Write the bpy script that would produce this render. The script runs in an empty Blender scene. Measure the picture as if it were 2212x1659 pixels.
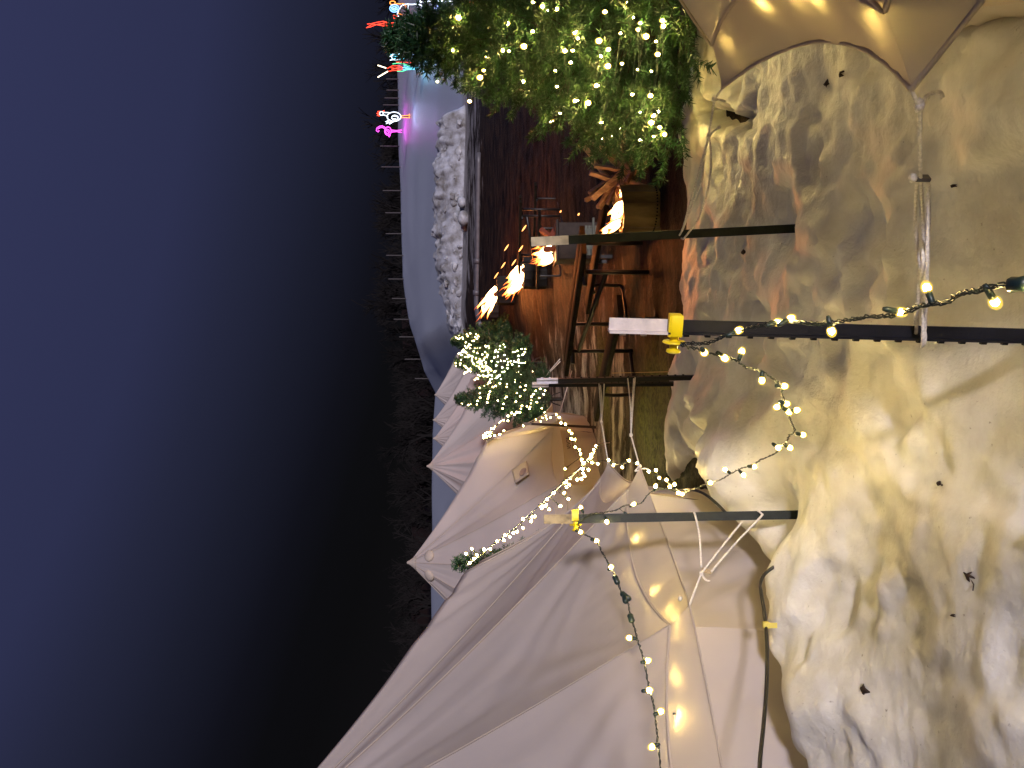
import bpy, math, random
import numpy as np
from mathutils import Vector, Matrix, noise

random.seed(7)
C = bpy.context.scene
COL = C.collection
R_ = math.radians

# ------------------------------------------------------------------ camera (held sideways: picture left is the sky)
F, CX, CY, VH, EYE = 1640.0, 1106.0, 829.5, 1070.0, 1.25
PITCH = math.atan((CX - VH) / F)
FW = Vector((0, math.cos(PITCH), -math.sin(PITCH)))
UP = Vector((0, math.sin(PITCH), math.cos(PITCH)))
RT = Vector((1, 0, 0))
CAM = Vector((0, 0, EYE))
cd = bpy.data.cameras.new('camera')
cam = bpy.data.objects.new('camera', cd)
COL.objects.link(cam)
cd.sensor_width = 36.0
cd.lens = F / 2212 * 36
cd.clip_start = 0.05
cd.clip_end = 600
M = Matrix((((-UP).x, RT.x, (-FW).x, CAM.x), ((-UP).y, RT.y, (-FW).y, CAM.y), ((-UP).z, RT.z, (-FW).z, CAM.z), (0, 0, 0, 1)))
cam.matrix_world = M
C.camera = cam

# ------------------------------------------------------------------ world, sun, exposure
SUN_EL, SUN_AZ = R_(9.0), R_(-22.0)          # light travels towards (sin az, cos az)
w = bpy.data.worlds.new('World')
C.world = w
w.use_nodes = True
nt = w.node_tree
nt.nodes.clear()
out = nt.nodes.new('ShaderNodeOutputWorld')
bg = nt.nodes.new('ShaderNodeBackground')
sky = nt.nodes.new('ShaderNodeTexSky')
sky.sky_type = 'NISHITA'
sky.sun_disc = False
sky.sun_elevation = SUN_EL
sky.sun_rotation = math.atan2(-math.sin(SUN_AZ), -math.cos(SUN_AZ))
tc = nt.nodes.new('ShaderNodeTexCoord')
sp = nt.nodes.new('ShaderNodeSeparateXYZ')
nt.links.new(tc.outputs['Generated'], sp.inputs[0])
ma = nt.nodes.new('ShaderNodeMath'); ma.operation = 'MULTIPLY'; ma.inputs[1].default_value = 0.28
nt.links.new(sp.outputs['X'], ma.inputs[0])
ad = nt.nodes.new('ShaderNodeMath'); ad.operation = 'ADD'
nt.links.new(sp.outputs['Z'], ad.inputs[0]); nt.links.new(ma.outputs[0], ad.inputs[1])
rp = nt.nodes.new('ShaderNodeValToRGB')
el = rp.color_ramp.elements
el[0].position = 0.0; el[0].color = (0.0030, 0.0025, 0.0030, 1)
el[1].position = 1.0; el[1].color = (0.028, 0.031, 0.095, 1)
for p_, c_ in ((.10, (.0021, .0018, .0022, 1)), (.15, (.0023, .0021, .0029, 1)), (.20, (.0036, .0036, .0067, 1)), (.28, (.0078, .0087, .0182, 1)), (.36, (.0130, .0148, .0340, 1)), (.44, (.0190, .0218, .0560, 1)), (.62, (.0236, .0270, .0720, 1))):
    e = el.new(p_); e.color = c_
nt.links.new(ad.outputs[0], rp.inputs[0])
hs = nt.nodes.new('ShaderNodeMix'); hs.data_type = 'RGBA'; hs.blend_type = 'ADD'; hs.inputs[0].default_value = 0.0002
nt.links.new(rp.outputs[0], hs.inputs[6]); nt.links.new(sky.outputs[0], hs.inputs[7])
nt.links.new(hs.outputs[2], bg.inputs[0])
bg.inputs[1].default_value = 1.0
nt.links.new(bg.outputs[0], out.inputs[0])

sd = bpy.data.lights.new('sun', 'SUN')
sd.energy = 2.5
sd.angle = R_(4.0)
sd.color = (1.0, 0.90, 0.99)
so = bpy.data.objects.new('sun', sd)
COL.objects.link(so)
sdir = Vector((math.sin(SUN_AZ) * math.cos(SUN_EL), math.cos(SUN_AZ) * math.cos(SUN_EL), -math.sin(SUN_EL)))
so.rotation_euler = sdir.to_track_quat('-Z', 'Y').to_euler()

C.view_settings.view_transform = 'Standard'
C.view_settings.look = 'None'
C.view_settings.exposure = 0.4
C.view_settings.gamma = 1.0
C.render.engine = 'CYCLES'
cy = C.cycles
cy.use_denoising = True
cy.max_bounces = 7
cy.diffuse_bounces = 3
cy.transmission_bounces = 5
cy.transparent_max_bounces = 8
cy.sample_clamp_indirect = 3.0
cy.caustics_reflective = False
cy.caustics_refractive = False

# ------------------------------------------------------------------ pixel helpers (2212 x 1659 reading of the photograph)
def P(X, Y, d):
    return CAM + FW * d + RT * ((CY - Y) / F * d) + UP * ((CX - X) / F * d)

def lerp(a, b, t):
    return a + (b - a) * t

def smooth(a, b, x):
    t = min(1.0, max(0.0, (x - a) / (b - a)))
    return t * t * (3 - 2 * t)

def interp(pts, x):
    if x <= pts[0][0]: return pts[0][1]
    for (a, va), (b, vb) in zip(pts, pts[1:]):
        if x <= b: return va + (vb - va) * (x - a) / (b - a)
    return pts[-1][1]

RIDGE = [(-40, 6.4), (-17, 6.3), (-4, 6.2), (-0.7, 6.0), (1, 6.9), (4.7, 8.0), (8.4, 8.5), (20, 8.9), (60, 8.9)]
PL = [(-60, 0), (5, 0), (8, -.08), (11, -.1), (14, .02), (17.5, .22), (23, .5), (29, 1.0), (35, 1.45), (45, 3.3), (60, 1)]
PR = [(-60, 0), (9, 0), (14, .25), (20, .9), (30, 2.4), (45, 5.4), (60, 1)]

def zg(x, y):
    r = interp(RIDGE, x)
    def prof(p):
        if y <= 45: return interp(p, y)
        a = p[-2][1] * (r / 8.9 if p is PR else 1.0)
        a = p[-2][1]
        if y <= 60: return lerp(a, r, (y - 45) / 15)
        if y <= 64: return r - 0.05 * (y - 60)
        if y <= 74: return r - .2 - 0.25 * (y - 64)
        return r - 2.7 + 0.16 * (y - 74)
    t = smooth(-1.0, 3.0, x)
    z = lerp(prof(PL), prof(PR), t)
    if y > 12:
        z += 0.10 * smooth(12, 40, y) * noise.noise((x * .22, y * .22, 3.1))
    return z

def G(X, Y, dz=0.0):
    dirv = P(X, Y, 1.0) - CAM
    t = 0.6
    while t < 120:
        p = CAM + dirv * t
        if p.z <= zg(p.x, p.y) + dz: break
        t += 0.02 if t < 15 else 0.06
    p = CAM + dirv * t
    return Vector((p.x, p.y, zg(p.x, p.y) + dz))

# ------------------------------------------------------------------ object helpers
def tag(o, label=None, cat=None, group=None, kind=None):
    if label: o['label'] = label
    if cat: o['category'] = cat
    if group: o['group'] = group
    if kind: o['kind'] = kind
    return o

def thing(name, loc, label, cat, group=None):
    o = bpy.data.objects.new(name, None)
    o.empty_display_size = 0.1
    COL.objects.link(o)
    o.location = loc
    return tag(o, label, cat, group)

def link_mesh(name, me, parent=None):
    o = bpy.data.objects.new(name, me)
    COL.objects.link(o)
    if parent is not None:
        o.parent = parent
        o.matrix_parent_inverse = Matrix.Translation(-root_loc(parent))
    return o

def root_loc(p):
    """world position of a thing or part (nothing here is rotated but the bulbs)"""
    l = p.location.copy()
    if p.parent is not None:
        l += root_loc(p.parent) + p.matrix_parent_inverse.translation
    return l

class MB:
    def __init__(s): s.v, s.f, s.mi = [], [], []
    def quadgrid(s, rows, close=False, mi=0):
        b = len(s.v); n = len(rows[0])
        for r in rows: s.v.extend(r)
        for i in range(len(rows) - 1):
            for j in range(n if close else n - 1):
                k = (j + 1) % n
                s.f.append((b + i * n + j, b + i * n + k, b + (i + 1) * n + k, b + (i + 1) * n + j)); s.mi.append(mi)
        return b
    def tube(s, pts, r, n=6, caps=True, mi=0, flat=None):
        pts = [Vector(p) for p in pts]
        rad = r if isinstance(r, (list, tuple)) else [r] * len(pts)
        t0 = (pts[1] - pts[0]).normalized()
        a = t0.orthogonal().normalized()
        rows = []
        for i, p in enumerate(pts):
            t = (pts[min(i + 1, len(pts) - 1)] - pts[max(i - 1, 0)])
            t = t.normalized() if t.length > 1e-9 else t0
            a = (a - t * a.dot(t))
            a = a.normalized() if a.length > 1e-6 else t.orthogonal().normalized()
            b = t.cross(a)
            rows.append([p + (a * math.cos(2 * math.pi * k / n) + b * math.sin(2 * math.pi * k / n)) * rad[i] for k in range(n)])
        b0 = s.quadgrid(rows, True, mi)
        if caps:
            s.f.append(tuple(b0 + k for k in range(n))[::-1]); s.mi.append(mi)
            e = b0 + (len(rows) - 1) * n
            s.f.append(tuple(e + k for k in range(n))); s.mi.append(mi)
    def prism(s, prof, axis_pts, xa, ya, mi=0):
        """closed profile [(x,y)] swept along axis points; xa,ya are world vectors"""
        rows = [[Vector(p) + xa * a + ya * b for a, b in prof] for p in axis_pts]
        n = len(prof)
        b0 = s.quadgrid(rows, True, mi)
        s.f.append(tuple(b0 + k for k in range(n))[::-1]); s.mi.append(mi)
        e = b0 + (len(rows) - 1) * n
        s.f.append(tuple(e + k for k in range(n))); s.mi.append(mi)
    def box(s, c, x, y, z, mi=0, bev=0.0):
        """box centred c with half-axis vectors x,y,z"""
        c = Vector(c)
        if bev <= 0:
            vs = [c + x * i + y * j + z * k for i in (-1, 1) for j in (-1, 1) for k in (-1, 1)]
            b = len(s.v); s.v.extend(vs)
            for q in ((0, 1, 3, 2), (4, 6, 7, 5), (0, 4, 5, 1), (2, 3, 7, 6), (0, 2, 6, 4), (1, 5, 7, 3)):
                s.f.append(tuple(b + k for k in q)); s.mi.append(mi)
        else:
            lx, ly = x.length, y.length
            prof = []
            for sx, sy, k in ((1, 1, 0), (-1, 1, 1), (-1, -1, 2), (1, -1, 3)):
                for q in range(3):
                    an = math.pi / 2 * k + math.pi / 4 * q
                    prof.append((sx * (lx - bev) + bev * math.cos(an), sy * (ly - bev) + bev * math.sin(an)))
            s.prism(prof, [c - z, c + z], x.normalized(), y.normalized(), mi)
    def lathe(s, c, prof, n=24, mi=0, axis=None, wob=0.0):
        """prof: [(r,h)] about axis (default z) through c"""
        c = Vector(c); ax = Vector(axis or (0, 0, 1)).normalized()
        a = ax.orthogonal().normalized(); b = ax.cross(a)
        rows = [[c + ax * h + (a * math.cos(2 * math.pi * k / n) + b * math.sin(2 * math.pi * k / n)) * r for k in range(n)] for r, h in prof]
        s.quadgrid(rows, True, mi)
    def ico(s, c, r, sub=1, mi=0, sq=(1, 1, 1), jit=0.0):
        import bmesh
        bm = bmesh.new(); bmesh.ops.create_icosphere(bm, subdivisions=sub, radius=1.0)
        b = len(s.v)
        for v in bm.verts:
            k = 1 + jit * random.uniform(-1, 1)
            s.v.append(Vector(c) + Vector((v.co.x * sq[0], v.co.y * sq[1], v.co.z * sq[2])) * r * k)
        for f in bm.faces:
            s.f.append(tuple(b + v.index for v in f.verts)); s.mi.append(mi)
        bm.free()
    def mesh(s, name, mats, smooth_=True):
        me = bpy.data.meshes.new(name)
        me.from_pydata([tuple(v) for v in s.v], [], s.f)
        for m in (mats if isinstance(mats, (list, tuple)) else [mats]): me.materials.append(m)
        if any(s.mi): me.polygons.foreach_set('material_index', s.mi)
        me.polygons.foreach_set('use_smooth', [smooth_] * len(me.polygons))
        me.update()
        return me
    def build(s, name, mats, parent=None, smooth_=True, bev=0.0, auto=None):
        o = link_mesh(name, s.mesh(name, mats, smooth_), parent)
        if bev > 0:
            m = o.modifiers.new('bevel', 'BEVEL'); m.width = bev; m.segments = 2; m.limit_method = 'ANGLE'
        if auto is not None and smooth_:
            try: o.data.set_sharp_from_angle(angle=R_(auto))
            except Exception: pass
        return o

# ------------------------------------------------------------------ materials
def mat(name, col=(.5, .5, .5), rough=.6, metal=0.0, spec=.5, vary=0.0, vscale=8.0, bump=0.0, bscale=40.0, col2=None, stretch=None, emit=None, estr=0.0, detail=6.0, bdist=.01):
    m = bpy.data.materials.new(name); m.use_nodes = True
    t = m.node_tree; b = t.nodes['Principled BSDF']
    b.inputs['Base Color'].default_value = (*col, 1)
    b.inputs['Roughness'].default_value = rough
    b.inputs['Metallic'].default_value = metal
    b.inputs['Specular IOR Level'].default_value = spec
    if emit:
        b.inputs['Emission Color'].default_value = (*emit, 1)
        b.inputs['Emission Strength'].default_value = estr
    co = t.nodes.new('ShaderNodeTexCoord')
    vec = co.outputs['Object']
    if stretch:
        mp = t.nodes.new('ShaderNodeMapping'); mp.inputs['Scale'].default_value = stretch
        t.links.new(vec, mp.inputs[0]); vec = mp.outputs[0]
    if vary > 0 or col2:
        n = t.nodes.new('ShaderNodeTexNoise'); n.inputs['Scale'].default_value = vscale; n.inputs['Detail'].default_value = detail
        t.links.new(vec, n.inputs['Vector'])
        r = t.nodes.new('ShaderNodeValToRGB')
        c2 = col2 or tuple(c * (1 - vary) for c in col)
        r.color_ramp.elements[0].position = .35; r.color_ramp.elements[0].color = (*c2, 1)
        r.color_ramp.elements[1].position = .65; r.color_ramp.elements[1].color = (*col, 1)
        t.links.new(n.outputs[0], r.inputs[0]); t.links.new(r.outputs[0], b.inputs['Base Color'])
    if bump > 0:
        n2 = t.nodes.new('ShaderNodeTexNoise'); n2.inputs['Scale'].default_value = bscale; n2.inputs['Detail'].default_value = 4
        t.links.new(vec, n2.inputs['Vector'])
        bp = t.nodes.new('ShaderNodeBump'); bp.inputs['Strength'].default_value = bump; bp.inputs['Distance'].default_value = bdist
        t.links.new(n2.outputs[0], bp.inputs['Height']); t.links.new(bp.outputs[0], b.inputs['Normal'])
    return m

def emis(name, col, strength):
    m = bpy.data.materials.new(name); m.use_nodes = True
    t = m.node_tree; t.nodes.clear()
    o = t.nodes.new('ShaderNodeOutputMaterial'); e = t.nodes.new('ShaderNodeEmission')
    e.inputs[0].default_value = (*col, 1); e.inputs[1].default_value = strength
    t.links.new(e.outputs[0], o.inputs[0])
    return m

def canvas_mat(name, col, trans=.35):
    m = bpy.data.materials.new(name); m.use_nodes = True
    t = m.node_tree; b = t.nodes['Principled BSDF']; o = t.nodes['Material Output']
    co = t.nodes.new('ShaderNodeTexCoord')
    n = t.nodes.new('ShaderNodeTexNoise'); n.inputs['Scale'].default_value = 1.4; n.inputs['Detail'].default_value = 5
    t.links.new(co.outputs['Object'], n.inputs['Vector'])
    r = t.nodes.new('ShaderNodeValToRGB')
    r.color_ramp.elements[0].position = .3; r.color_ramp.elements[0].color = (*[c * .86 for c in col], 1)
    r.color_ramp.elements[1].position = .7; r.color_ramp.elements[1].color = (*col, 1)
    t.links.new(n.outputs[0], r.inputs[0]); t.links.new(r.outputs[0], b.inputs['Base Color'])
    b.inputs['Roughness'].default_value = .78; b.inputs['Specular IOR Level'].default_value = .25
    n2 = t.nodes.new('ShaderNodeTexNoise'); n2.inputs['Scale'].default_value = 9; n2.inputs['Detail'].default_value = 7
    t.links.new(co.outputs['Object'], n2.inputs['Vector'])
    bp = t.nodes.new('ShaderNodeBump'); bp.inputs['Strength'].default_value = .25; bp.inputs['Distance'].default_value = .01
    t.links.new(n2.outputs[0], bp.inputs['Height']); t.links.new(bp.outputs[0], b.inputs['Normal'])
    tr = t.nodes.new('ShaderNodeBsdfTranslucent'); tr.inputs[0].default_value = (col[0] * 1.1, col[1] * 1.05, col[2] * .75, 1)
    mx = t.nodes.new('ShaderNodeMixShader'); mx.inputs[0].default_value = trans
    t.links.new(b.outputs[0], mx.inputs[1]); t.links.new(tr.outputs[0], mx.inputs[2]); t.links.new(mx.outputs[0], o.inputs[0])
    return m

def snow_mat(name, dirt=0.35, k=1.0, cool=(1, 1, 1)):
    m = bpy.data.materials.new(name); m.use_nodes = True
    t = m.node_tree; b = t.nodes['Principled BSDF']
    co = t.nodes.new('ShaderNodeTexCoord')
    n = t.nodes.new('ShaderNodeTexNoise'); n.inputs['Scale'].default_value = 2.2; n.inputs['Detail'].default_value = 9; n.inputs['Roughness'].default_value = .62
    t.links.new(co.outputs['Object'], n.inputs['Vector'])
    r = t.nodes.new('ShaderNodeValToRGB')
    r.color_ramp.elements[0].position = .30; r.color_ramp.elements[0].color = ((.66 - dirt) * k * k, (.635 - dirt) * k * k, (.54 - dirt * .9) * k * k, 1)
    r.color_ramp.elements[1].position = .62; r.color_ramp.elements[1].color = (.72 * k * cool[0], .71 * k * cool[1], .66 * k * cool[2], 1)
    t.links.new(n.outputs[0], r.inputs[0])
    # specks of grit
    n3 = t.nodes.new('ShaderNodeTexNoise'); n3.inputs['Scale'].default_value = 60; n3.inputs['Detail'].default_value = 3
    t.links.new(co.outputs['Object'], n3.inputs['Vector'])
    r3 = t.nodes.new('ShaderNodeValToRGB'); r3.color_ramp.elements[0].position = .70; r3.color_ramp.elements[1].position = .78
    t.links.new(n3.outputs[0], r3.inputs[0])
    mx = t.nodes.new('ShaderNodeMix'); mx.data_type = 'RGBA'
    mx.inputs[7].default_value = (.12, .09, .06, 1)
    sc = t.nodes.new('ShaderNodeMath'); sc.operation = 'MULTIPLY'; sc.inputs[1].default_value = .6
    t.links.new(r3.outputs[0], sc.inputs[0]); t.links.new(sc.outputs[0], mx.inputs[0])
    t.links.new(r.outputs[0], mx.inputs[6]); t.links.new(mx.outputs[2], b.inputs['Base Color'])
    b.inputs['Roughness'].default_value = .46; b.inputs['Specular IOR Level'].default_value = .45
    b.inputs['Subsurface Weight'].default_value = .5
    b.inputs['Subsurface Radius'].default_value = (.045, .040, .032)
    b.inputs['Subsurface Scale'].default_value = 1.0
    n2 = t.nodes.new('ShaderNodeTexNoise'); n2.inputs['Scale'].default_value = 11; n2.inputs['Detail'].default_value = 9; n2.inputs['Roughness'].default_value = .6
    t.links.new(co.outputs['Object'], n2.inputs['Vector'])
    bp = t.nodes.new('ShaderNodeBump'); bp.inputs['Strength'].default_value = .55; bp.inputs['Distance'].default_value = .03
    t.links.new(n2.outputs[0], bp.inputs['Height']); t.links.new(bp.outputs[0], b.inputs['Normal'])
    return m

def ground_mat():
    """mulch, mud and streaky ice; attribute 'snowy' says how much old snow lies there, 'green' where trampled turf shows"""
    m = bpy.data.materials.new('ground_mix'); m.use_nodes = True
    t = m.node_tree; b = t.nodes['Principled BSDF']; L = t.links
    co = t.nodes.new('ShaderNodeTexCoord')
    mp = t.nodes.new('ShaderNodeMapping'); mp.inputs['Scale'].default_value = (.5, 1.3, 1.0)
    L.new(co.outputs['Object'], mp.inputs[0])
    n = t.nodes.new('ShaderNodeTexNoise'); n.inputs['Scale'].default_value = 1.7; n.inputs['Detail'].default_value = 10; n.inputs['Roughness'].default_value = .66
    L.new(mp.outputs[0], n.inputs['Vector'])
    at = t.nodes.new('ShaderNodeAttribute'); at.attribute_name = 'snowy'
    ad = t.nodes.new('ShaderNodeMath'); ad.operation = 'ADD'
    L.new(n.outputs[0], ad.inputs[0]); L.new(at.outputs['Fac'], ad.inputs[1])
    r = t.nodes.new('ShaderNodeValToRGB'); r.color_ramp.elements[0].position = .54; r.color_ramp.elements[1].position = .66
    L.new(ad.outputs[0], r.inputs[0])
    n2 = t.nodes.new('ShaderNodeTexNoise'); n2.inputs['Scale'].default_value = 22; n2.inputs['Detail'].default_value = 8; n2.inputs['Roughness'].default_value = .7
    L.new(co.outputs['Object'], n2.inputs['Vector'])
    r2 = t.nodes.new('ShaderNodeValToRGB')
    r2.color_ramp.elements[0].position = .35; r2.color_ramp.elements[0].color = (.009, .006, .004, 1)
    r2.color_ramp.elements[1].position = .72; r2.color_ramp.elements[1].color = (.060, .033, .019, 1)
    L.new(n2.outputs[0], r2.inputs[0])
    ag = t.nodes.new('ShaderNodeAttribute'); ag.attribute_name = 'green'
    mg = t.nodes.new('ShaderNodeMix'); mg.data_type = 'RGBA'
    r4 = t.nodes.new('ShaderNodeValToRGB')
    r4.color_ramp.elements[0].position = .35; r4.color_ramp.elements[0].color = (.02, .03, .005, 1)
    r4.color_ramp.elements[1].position = .7; r4.color_ramp.elements[1].color = (.12, .16, .03, 1)
    L.new(n2.outputs[0], r4.inputs[0])
    n5 = t.nodes.new('ShaderNodeTexNoise'); n5.inputs['Scale'].default_value = 3.4; n5.inputs['Detail'].default_value = 6
    L.new(mp.outputs[0], n5.inputs['Vector'])
    r5 = t.nodes.new('ShaderNodeMapRange'); r5.inputs[1].default_value = .36; r5.inputs[2].default_value = .66; r5.inputs[3].default_value = .12; r5.inputs[4].default_value = 1.6
    L.new(n5.outputs[0], r5.inputs[0])
    m5 = t.nodes.new('ShaderNodeVectorMath'); m5.operation = 'SCALE'
    L.new(r2.outputs[0], m5.inputs[0]); L.new(r5.outputs[0], m5.inputs['Scale'])
    L.new(ag.outputs['Fac'], mg.inputs[0]); L.new(m5.outputs[0], mg.inputs[6]); L.new(r4.outputs[0], mg.inputs[7])
    n3 = t.nodes.new('ShaderNodeTexNoise'); n3.inputs['Scale'].default_value = 3.0; n3.inputs['Detail'].default_value = 8
    L.new(mp.outputs[0], n3.inputs['Vector'])
    r3 = t.nodes.new('ShaderNodeValToRGB')
    r3.color_ramp.elements[0].position = .3; r3.color_ramp.elements[0].color = (.13, .115, .10, 1)
    r3.color_ramp.elements[1].position = .7; r3.color_ramp.elements[1].color = (.30, .29, .29, 1)
    L.new(n3.outputs[0], r3.inputs[0])
    mx = t.nodes.new('ShaderNodeMix'); mx.data_type = 'RGBA'
    L.new(r.outputs[0], mx.inputs[0]); L.new(mg.outputs[2], mx.inputs[6]); L.new(r3.outputs[0], mx.inputs[7])
    cl = t.nodes.new('ShaderNodeMapRange'); cl.inputs[1].default_value = .35; cl.inputs[2].default_value = .7
    L.new(at.outputs['Fac'], cl.inputs[0])
    m6 = t.nodes.new('ShaderNodeMix'); m6.data_type = 'RGBA'; m6.inputs[7].default_value = (.35, .39, .46, 1)  # far hill snow, cleaner; blue light of the displays put into its colour
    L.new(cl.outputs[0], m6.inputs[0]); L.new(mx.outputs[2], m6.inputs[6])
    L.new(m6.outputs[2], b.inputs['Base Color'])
    rr = t.nodes.new('ShaderNodeMapRange'); rr.inputs[3].default_value = .68; rr.inputs[4].default_value = .42
    L.new(r.outputs[0], rr.inputs[0]); L.new(rr.outputs[0], b.inputs['Roughness'])
    rs_ = t.nodes.new('ShaderNodeMapRange'); rs_.inputs[3].default_value = .07; rs_.inputs[4].default_value = .4
    L.new(r.outputs[0], rs_.inputs[0]); L.new(rs_.outputs[0], b.inputs['Specular IOR Level'])
    bp = t.nodes.new('ShaderNodeBump'); bp.inputs['Strength'].default_value = 1.0; bp.inputs['Distance'].default_value = .05
    L.new(n2.outputs[0], bp.inputs['Height']); L.new(bp.outputs[0], b.inputs['Normal'])
    return m

MT = {}
MT['snow'] = snow_mat('snow_old', .22)
MT['bank'] = snow_mat('snow_plowed', .40, .60, (.92, 1, 1.2))
MT['ground'] = ground_mat()
MT['canvas'] = canvas_mat('tent_canvas', (.61, .555, .535), .42)
MT['canvas_trim'] = canvas_mat('tent_canvas_trim', (.60, .54, .48), .40)
MT['green_steel'] = mat('post_green_paint', (.008, .013, .011), .5, .0, .25, .5, 25, .15, 120)
MT['dark_steel'] = mat('post_dark_paint', (.006, .0065, .011), .55, .0, .25, .4, 25, .15, 120)
MT['black_tube'] = mat('black_tube_paint', (.010, .009, .009), .45, .0, .5, .5, 30)
MT['white_paint'] = mat('post_tip_white', (.66, .60, .58), .6, 0, .4, .22, 30, .2, 150)
MT['cream_paint'] = mat('post_tip_cream', (.56, .49, .34), .6, 0, .4, .3, 30, .2, 150)
MT['blue_paint'] = mat('post_tip_bluish', (.60, .60, .70), .6, 0, .4, .25, 30, .2, 150)
MT['worn_paint'] = mat('post_tip_worn', (.45, .36, .20), .7, 0, .3, .7, 22, .2, 150)
MT['grey_tip'] = mat('post_tip_grey', (.25, .25, .25), .7, 0, .3, .4, 22)
MT['yellow'] = mat('insulator_yellow', (.85, .66, .005), .42, 0, .5, .12, 20)
MT['rope'] = mat('rope_white', (.80, .76, .70), .85, 0, .2, .3, 160, .5, 260)
MT['wire'] = mat('string_wire_green', (.010, .018, .015), .42, 0, .5)
MT['socket'] = mat('socket_green', (.012, .026, .022), .4, 0, .5)
MT['bulb'] = emis('bulb_glow', (1.0, .73, .25), 450.0)
MT['bulb_tree'] = emis('bulb_glow_tree', (1.0, .72, .22), 430.0)
MT['bulb_mid'] = emis('bulb_glow_mid', (1.0, .70, .19), 260.0)
MT['bulb_far'] = emis('bulb_glow_far', (1.0, .74, .34), 90.0)
MT['slider'] = mat('slider_grey', (.10, .10, .12), .3, .6, .5)
MT['slider_wood'] = mat('slider_wood', (.50, .38, .22), .6, 0, .3, .3, 60)
MT['needles'] = None
MT['bark'] = mat('bark_brown', (.045, .03, .02), .85, 0, .2, .5, 30, .6, 60)
MT['wood_log'] = mat('split_wood', (.60, .47, .33), .8, 0, .2, .55, 9, .6, 30, stretch=(3, 3, .8))
def tint_by_object(m, lo=.45, hi=1.25):
    t = m.node_tree; b = t.nodes['Principled BSDF']; src = b.inputs['Base Color'].links[0].from_socket
    oi = t.nodes.new('ShaderNodeObjectInfo'); mr = t.nodes.new('ShaderNodeMapRange'); mr.inputs[3].default_value = lo; mr.inputs[4].default_value = hi
    t.links.new(oi.outputs['Random'], mr.inputs[0])
    hv = t.nodes.new('ShaderNodeHueSaturation'); t.links.new(mr.outputs[0], hv.inputs['Value']); t.links.new(src, hv.inputs['Color'])
    t.links.new(hv.outputs[0], b.inputs['Base Color'])
tint_by_object(MT['wood_log'])
MT['wood_plank'] = mat('plank_weathered', (.016, .012, .007), .8, 0, .1, .7, 10, .7, 24, stretch=(1, 1, 1))
MT['pit_steel'] = mat('pit_rusty_steel', (.55, .40, .16), .4, .3, .5, 0, 7, .3, 30, col2=(.14, .09, .04), stretch=(1, 1, .3))
MT['box_steel'] = mat('box_burnt_steel', (.03, .02, .014), .6, .3, .25, .6, 6, .2, 30)
MT['panel_green'] = mat('panel_pale_green', (.11, .12, .085), .6, 0, .4, .5, 8)
MT['soot'] = mat('soot_black', (.008, .007, .006), .9)
MT['char'] = mat('charred_wood', (.02, .013, .01), .9, emit=(1, .12, .01), estr=.10)
MT['cable'] = mat('cable_black', (.006, .006, .007), .38, 0, .5)
MT['tape'] = mat('tape_yellow', (.62, .52, .10), .6)
MT['leaf'] = mat('leaf_brown', (.035, .018, .010), .7, 0, .3, .5, 30)
MT['pipe'] = mat('pipe_grey', (.10, .10, .115), .5, .2, .5, .3, 5)
MT['twig'] = mat('twig_dark', (.010, .009, .009), .95, 0, .1)
MT['stake'] = mat('stake_grey_wood', (.06, .055, .055), .8, 0, .2)
MT['print'] = mat('print_brown', (.03, .02, .012), .8)
MT['straw'] = mat('straw_dry', (.30, .22, .09), .8)
MT['vent'] = canvas_mat('tent_vent_mesh', (.34, .26, .24), .2)

def needle_mat():
    m = bpy.data.materials.new('fir_needles'); m.use_nodes = True
    t = m.node_tree; b = t.nodes['Principled BSDF']; o = t.nodes['Material Output']; L = t.links
    co = t.nodes.new('ShaderNodeTexCoord')
    n = t.nodes.new('ShaderNodeTexNoise'); n.inputs['Scale'].default_value = 7; n.inputs['Detail'].default_value = 3
    L.new(co.outputs['Object'], n.inputs['Vector'])
    r = t.nodes.new('ShaderNodeValToRGB')
    r.color_ramp.elements[0].position = .35; r.color_ramp.elements[0].color = (.006, .021, .007, 1)
    r.color_ramp.elements[1].position = .65; r.color_ramp.elements[1].color = (.028, .098, .040, 1)
    L.new(n.outputs[0], r.inputs[0]); L.new(r.outputs[0], b.inputs['Base Color'])
    b.inputs['Roughness'].default_value = .45
    tr = t.nodes.new('ShaderNodeBsdfTranslucent'); tr.inputs[0].default_value = (.08, .17, .03, 1)
    mx = t.nodes.new('ShaderNodeMixShader'); mx.inputs[0].default_value = .2
    L.new(b.outputs[0], mx.inputs[1]); L.new(tr.outputs[0], mx.inputs[2]); L.new(mx.outputs[0], o.inputs[0])
    return m
MT['needles'] = needle_mat()

# ------------------------------------------------------------------ terrain
TENT1 = Vector((-2.70, 4.29, 0)); R1 = 2.30; N1 = 13
TENT0 = Vector((2.775, 1.045, 0)); R0 = 2.28; N0 = 12

def snow_edge(x):
    """far border of the trodden snow in front of the dirt"""
    e = interp([(-3, 5.6), (-.6, 5.35), (.1, 5.35), (.4, 5.0), (.8, 4.95), (1.7, 4.95), (2.6, 4.4), (4, 4.0)], x)
    return e + .10 * noise.noise((x * 2.3, 1.7, 0)) + .05 * noise.noise((x * 7.0, 4.7, 0))

dents = []
rd = random.Random(5)
for _ in range(150):
    dents.append((rd.uniform(-1.6, 2.2), rd.uniform(.9, 5.2), rd.uniform(.07, .17), rd.uniform(.10, .24), rd.uniform(0, 3.14), rd.uniform(.012, .042)))

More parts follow.
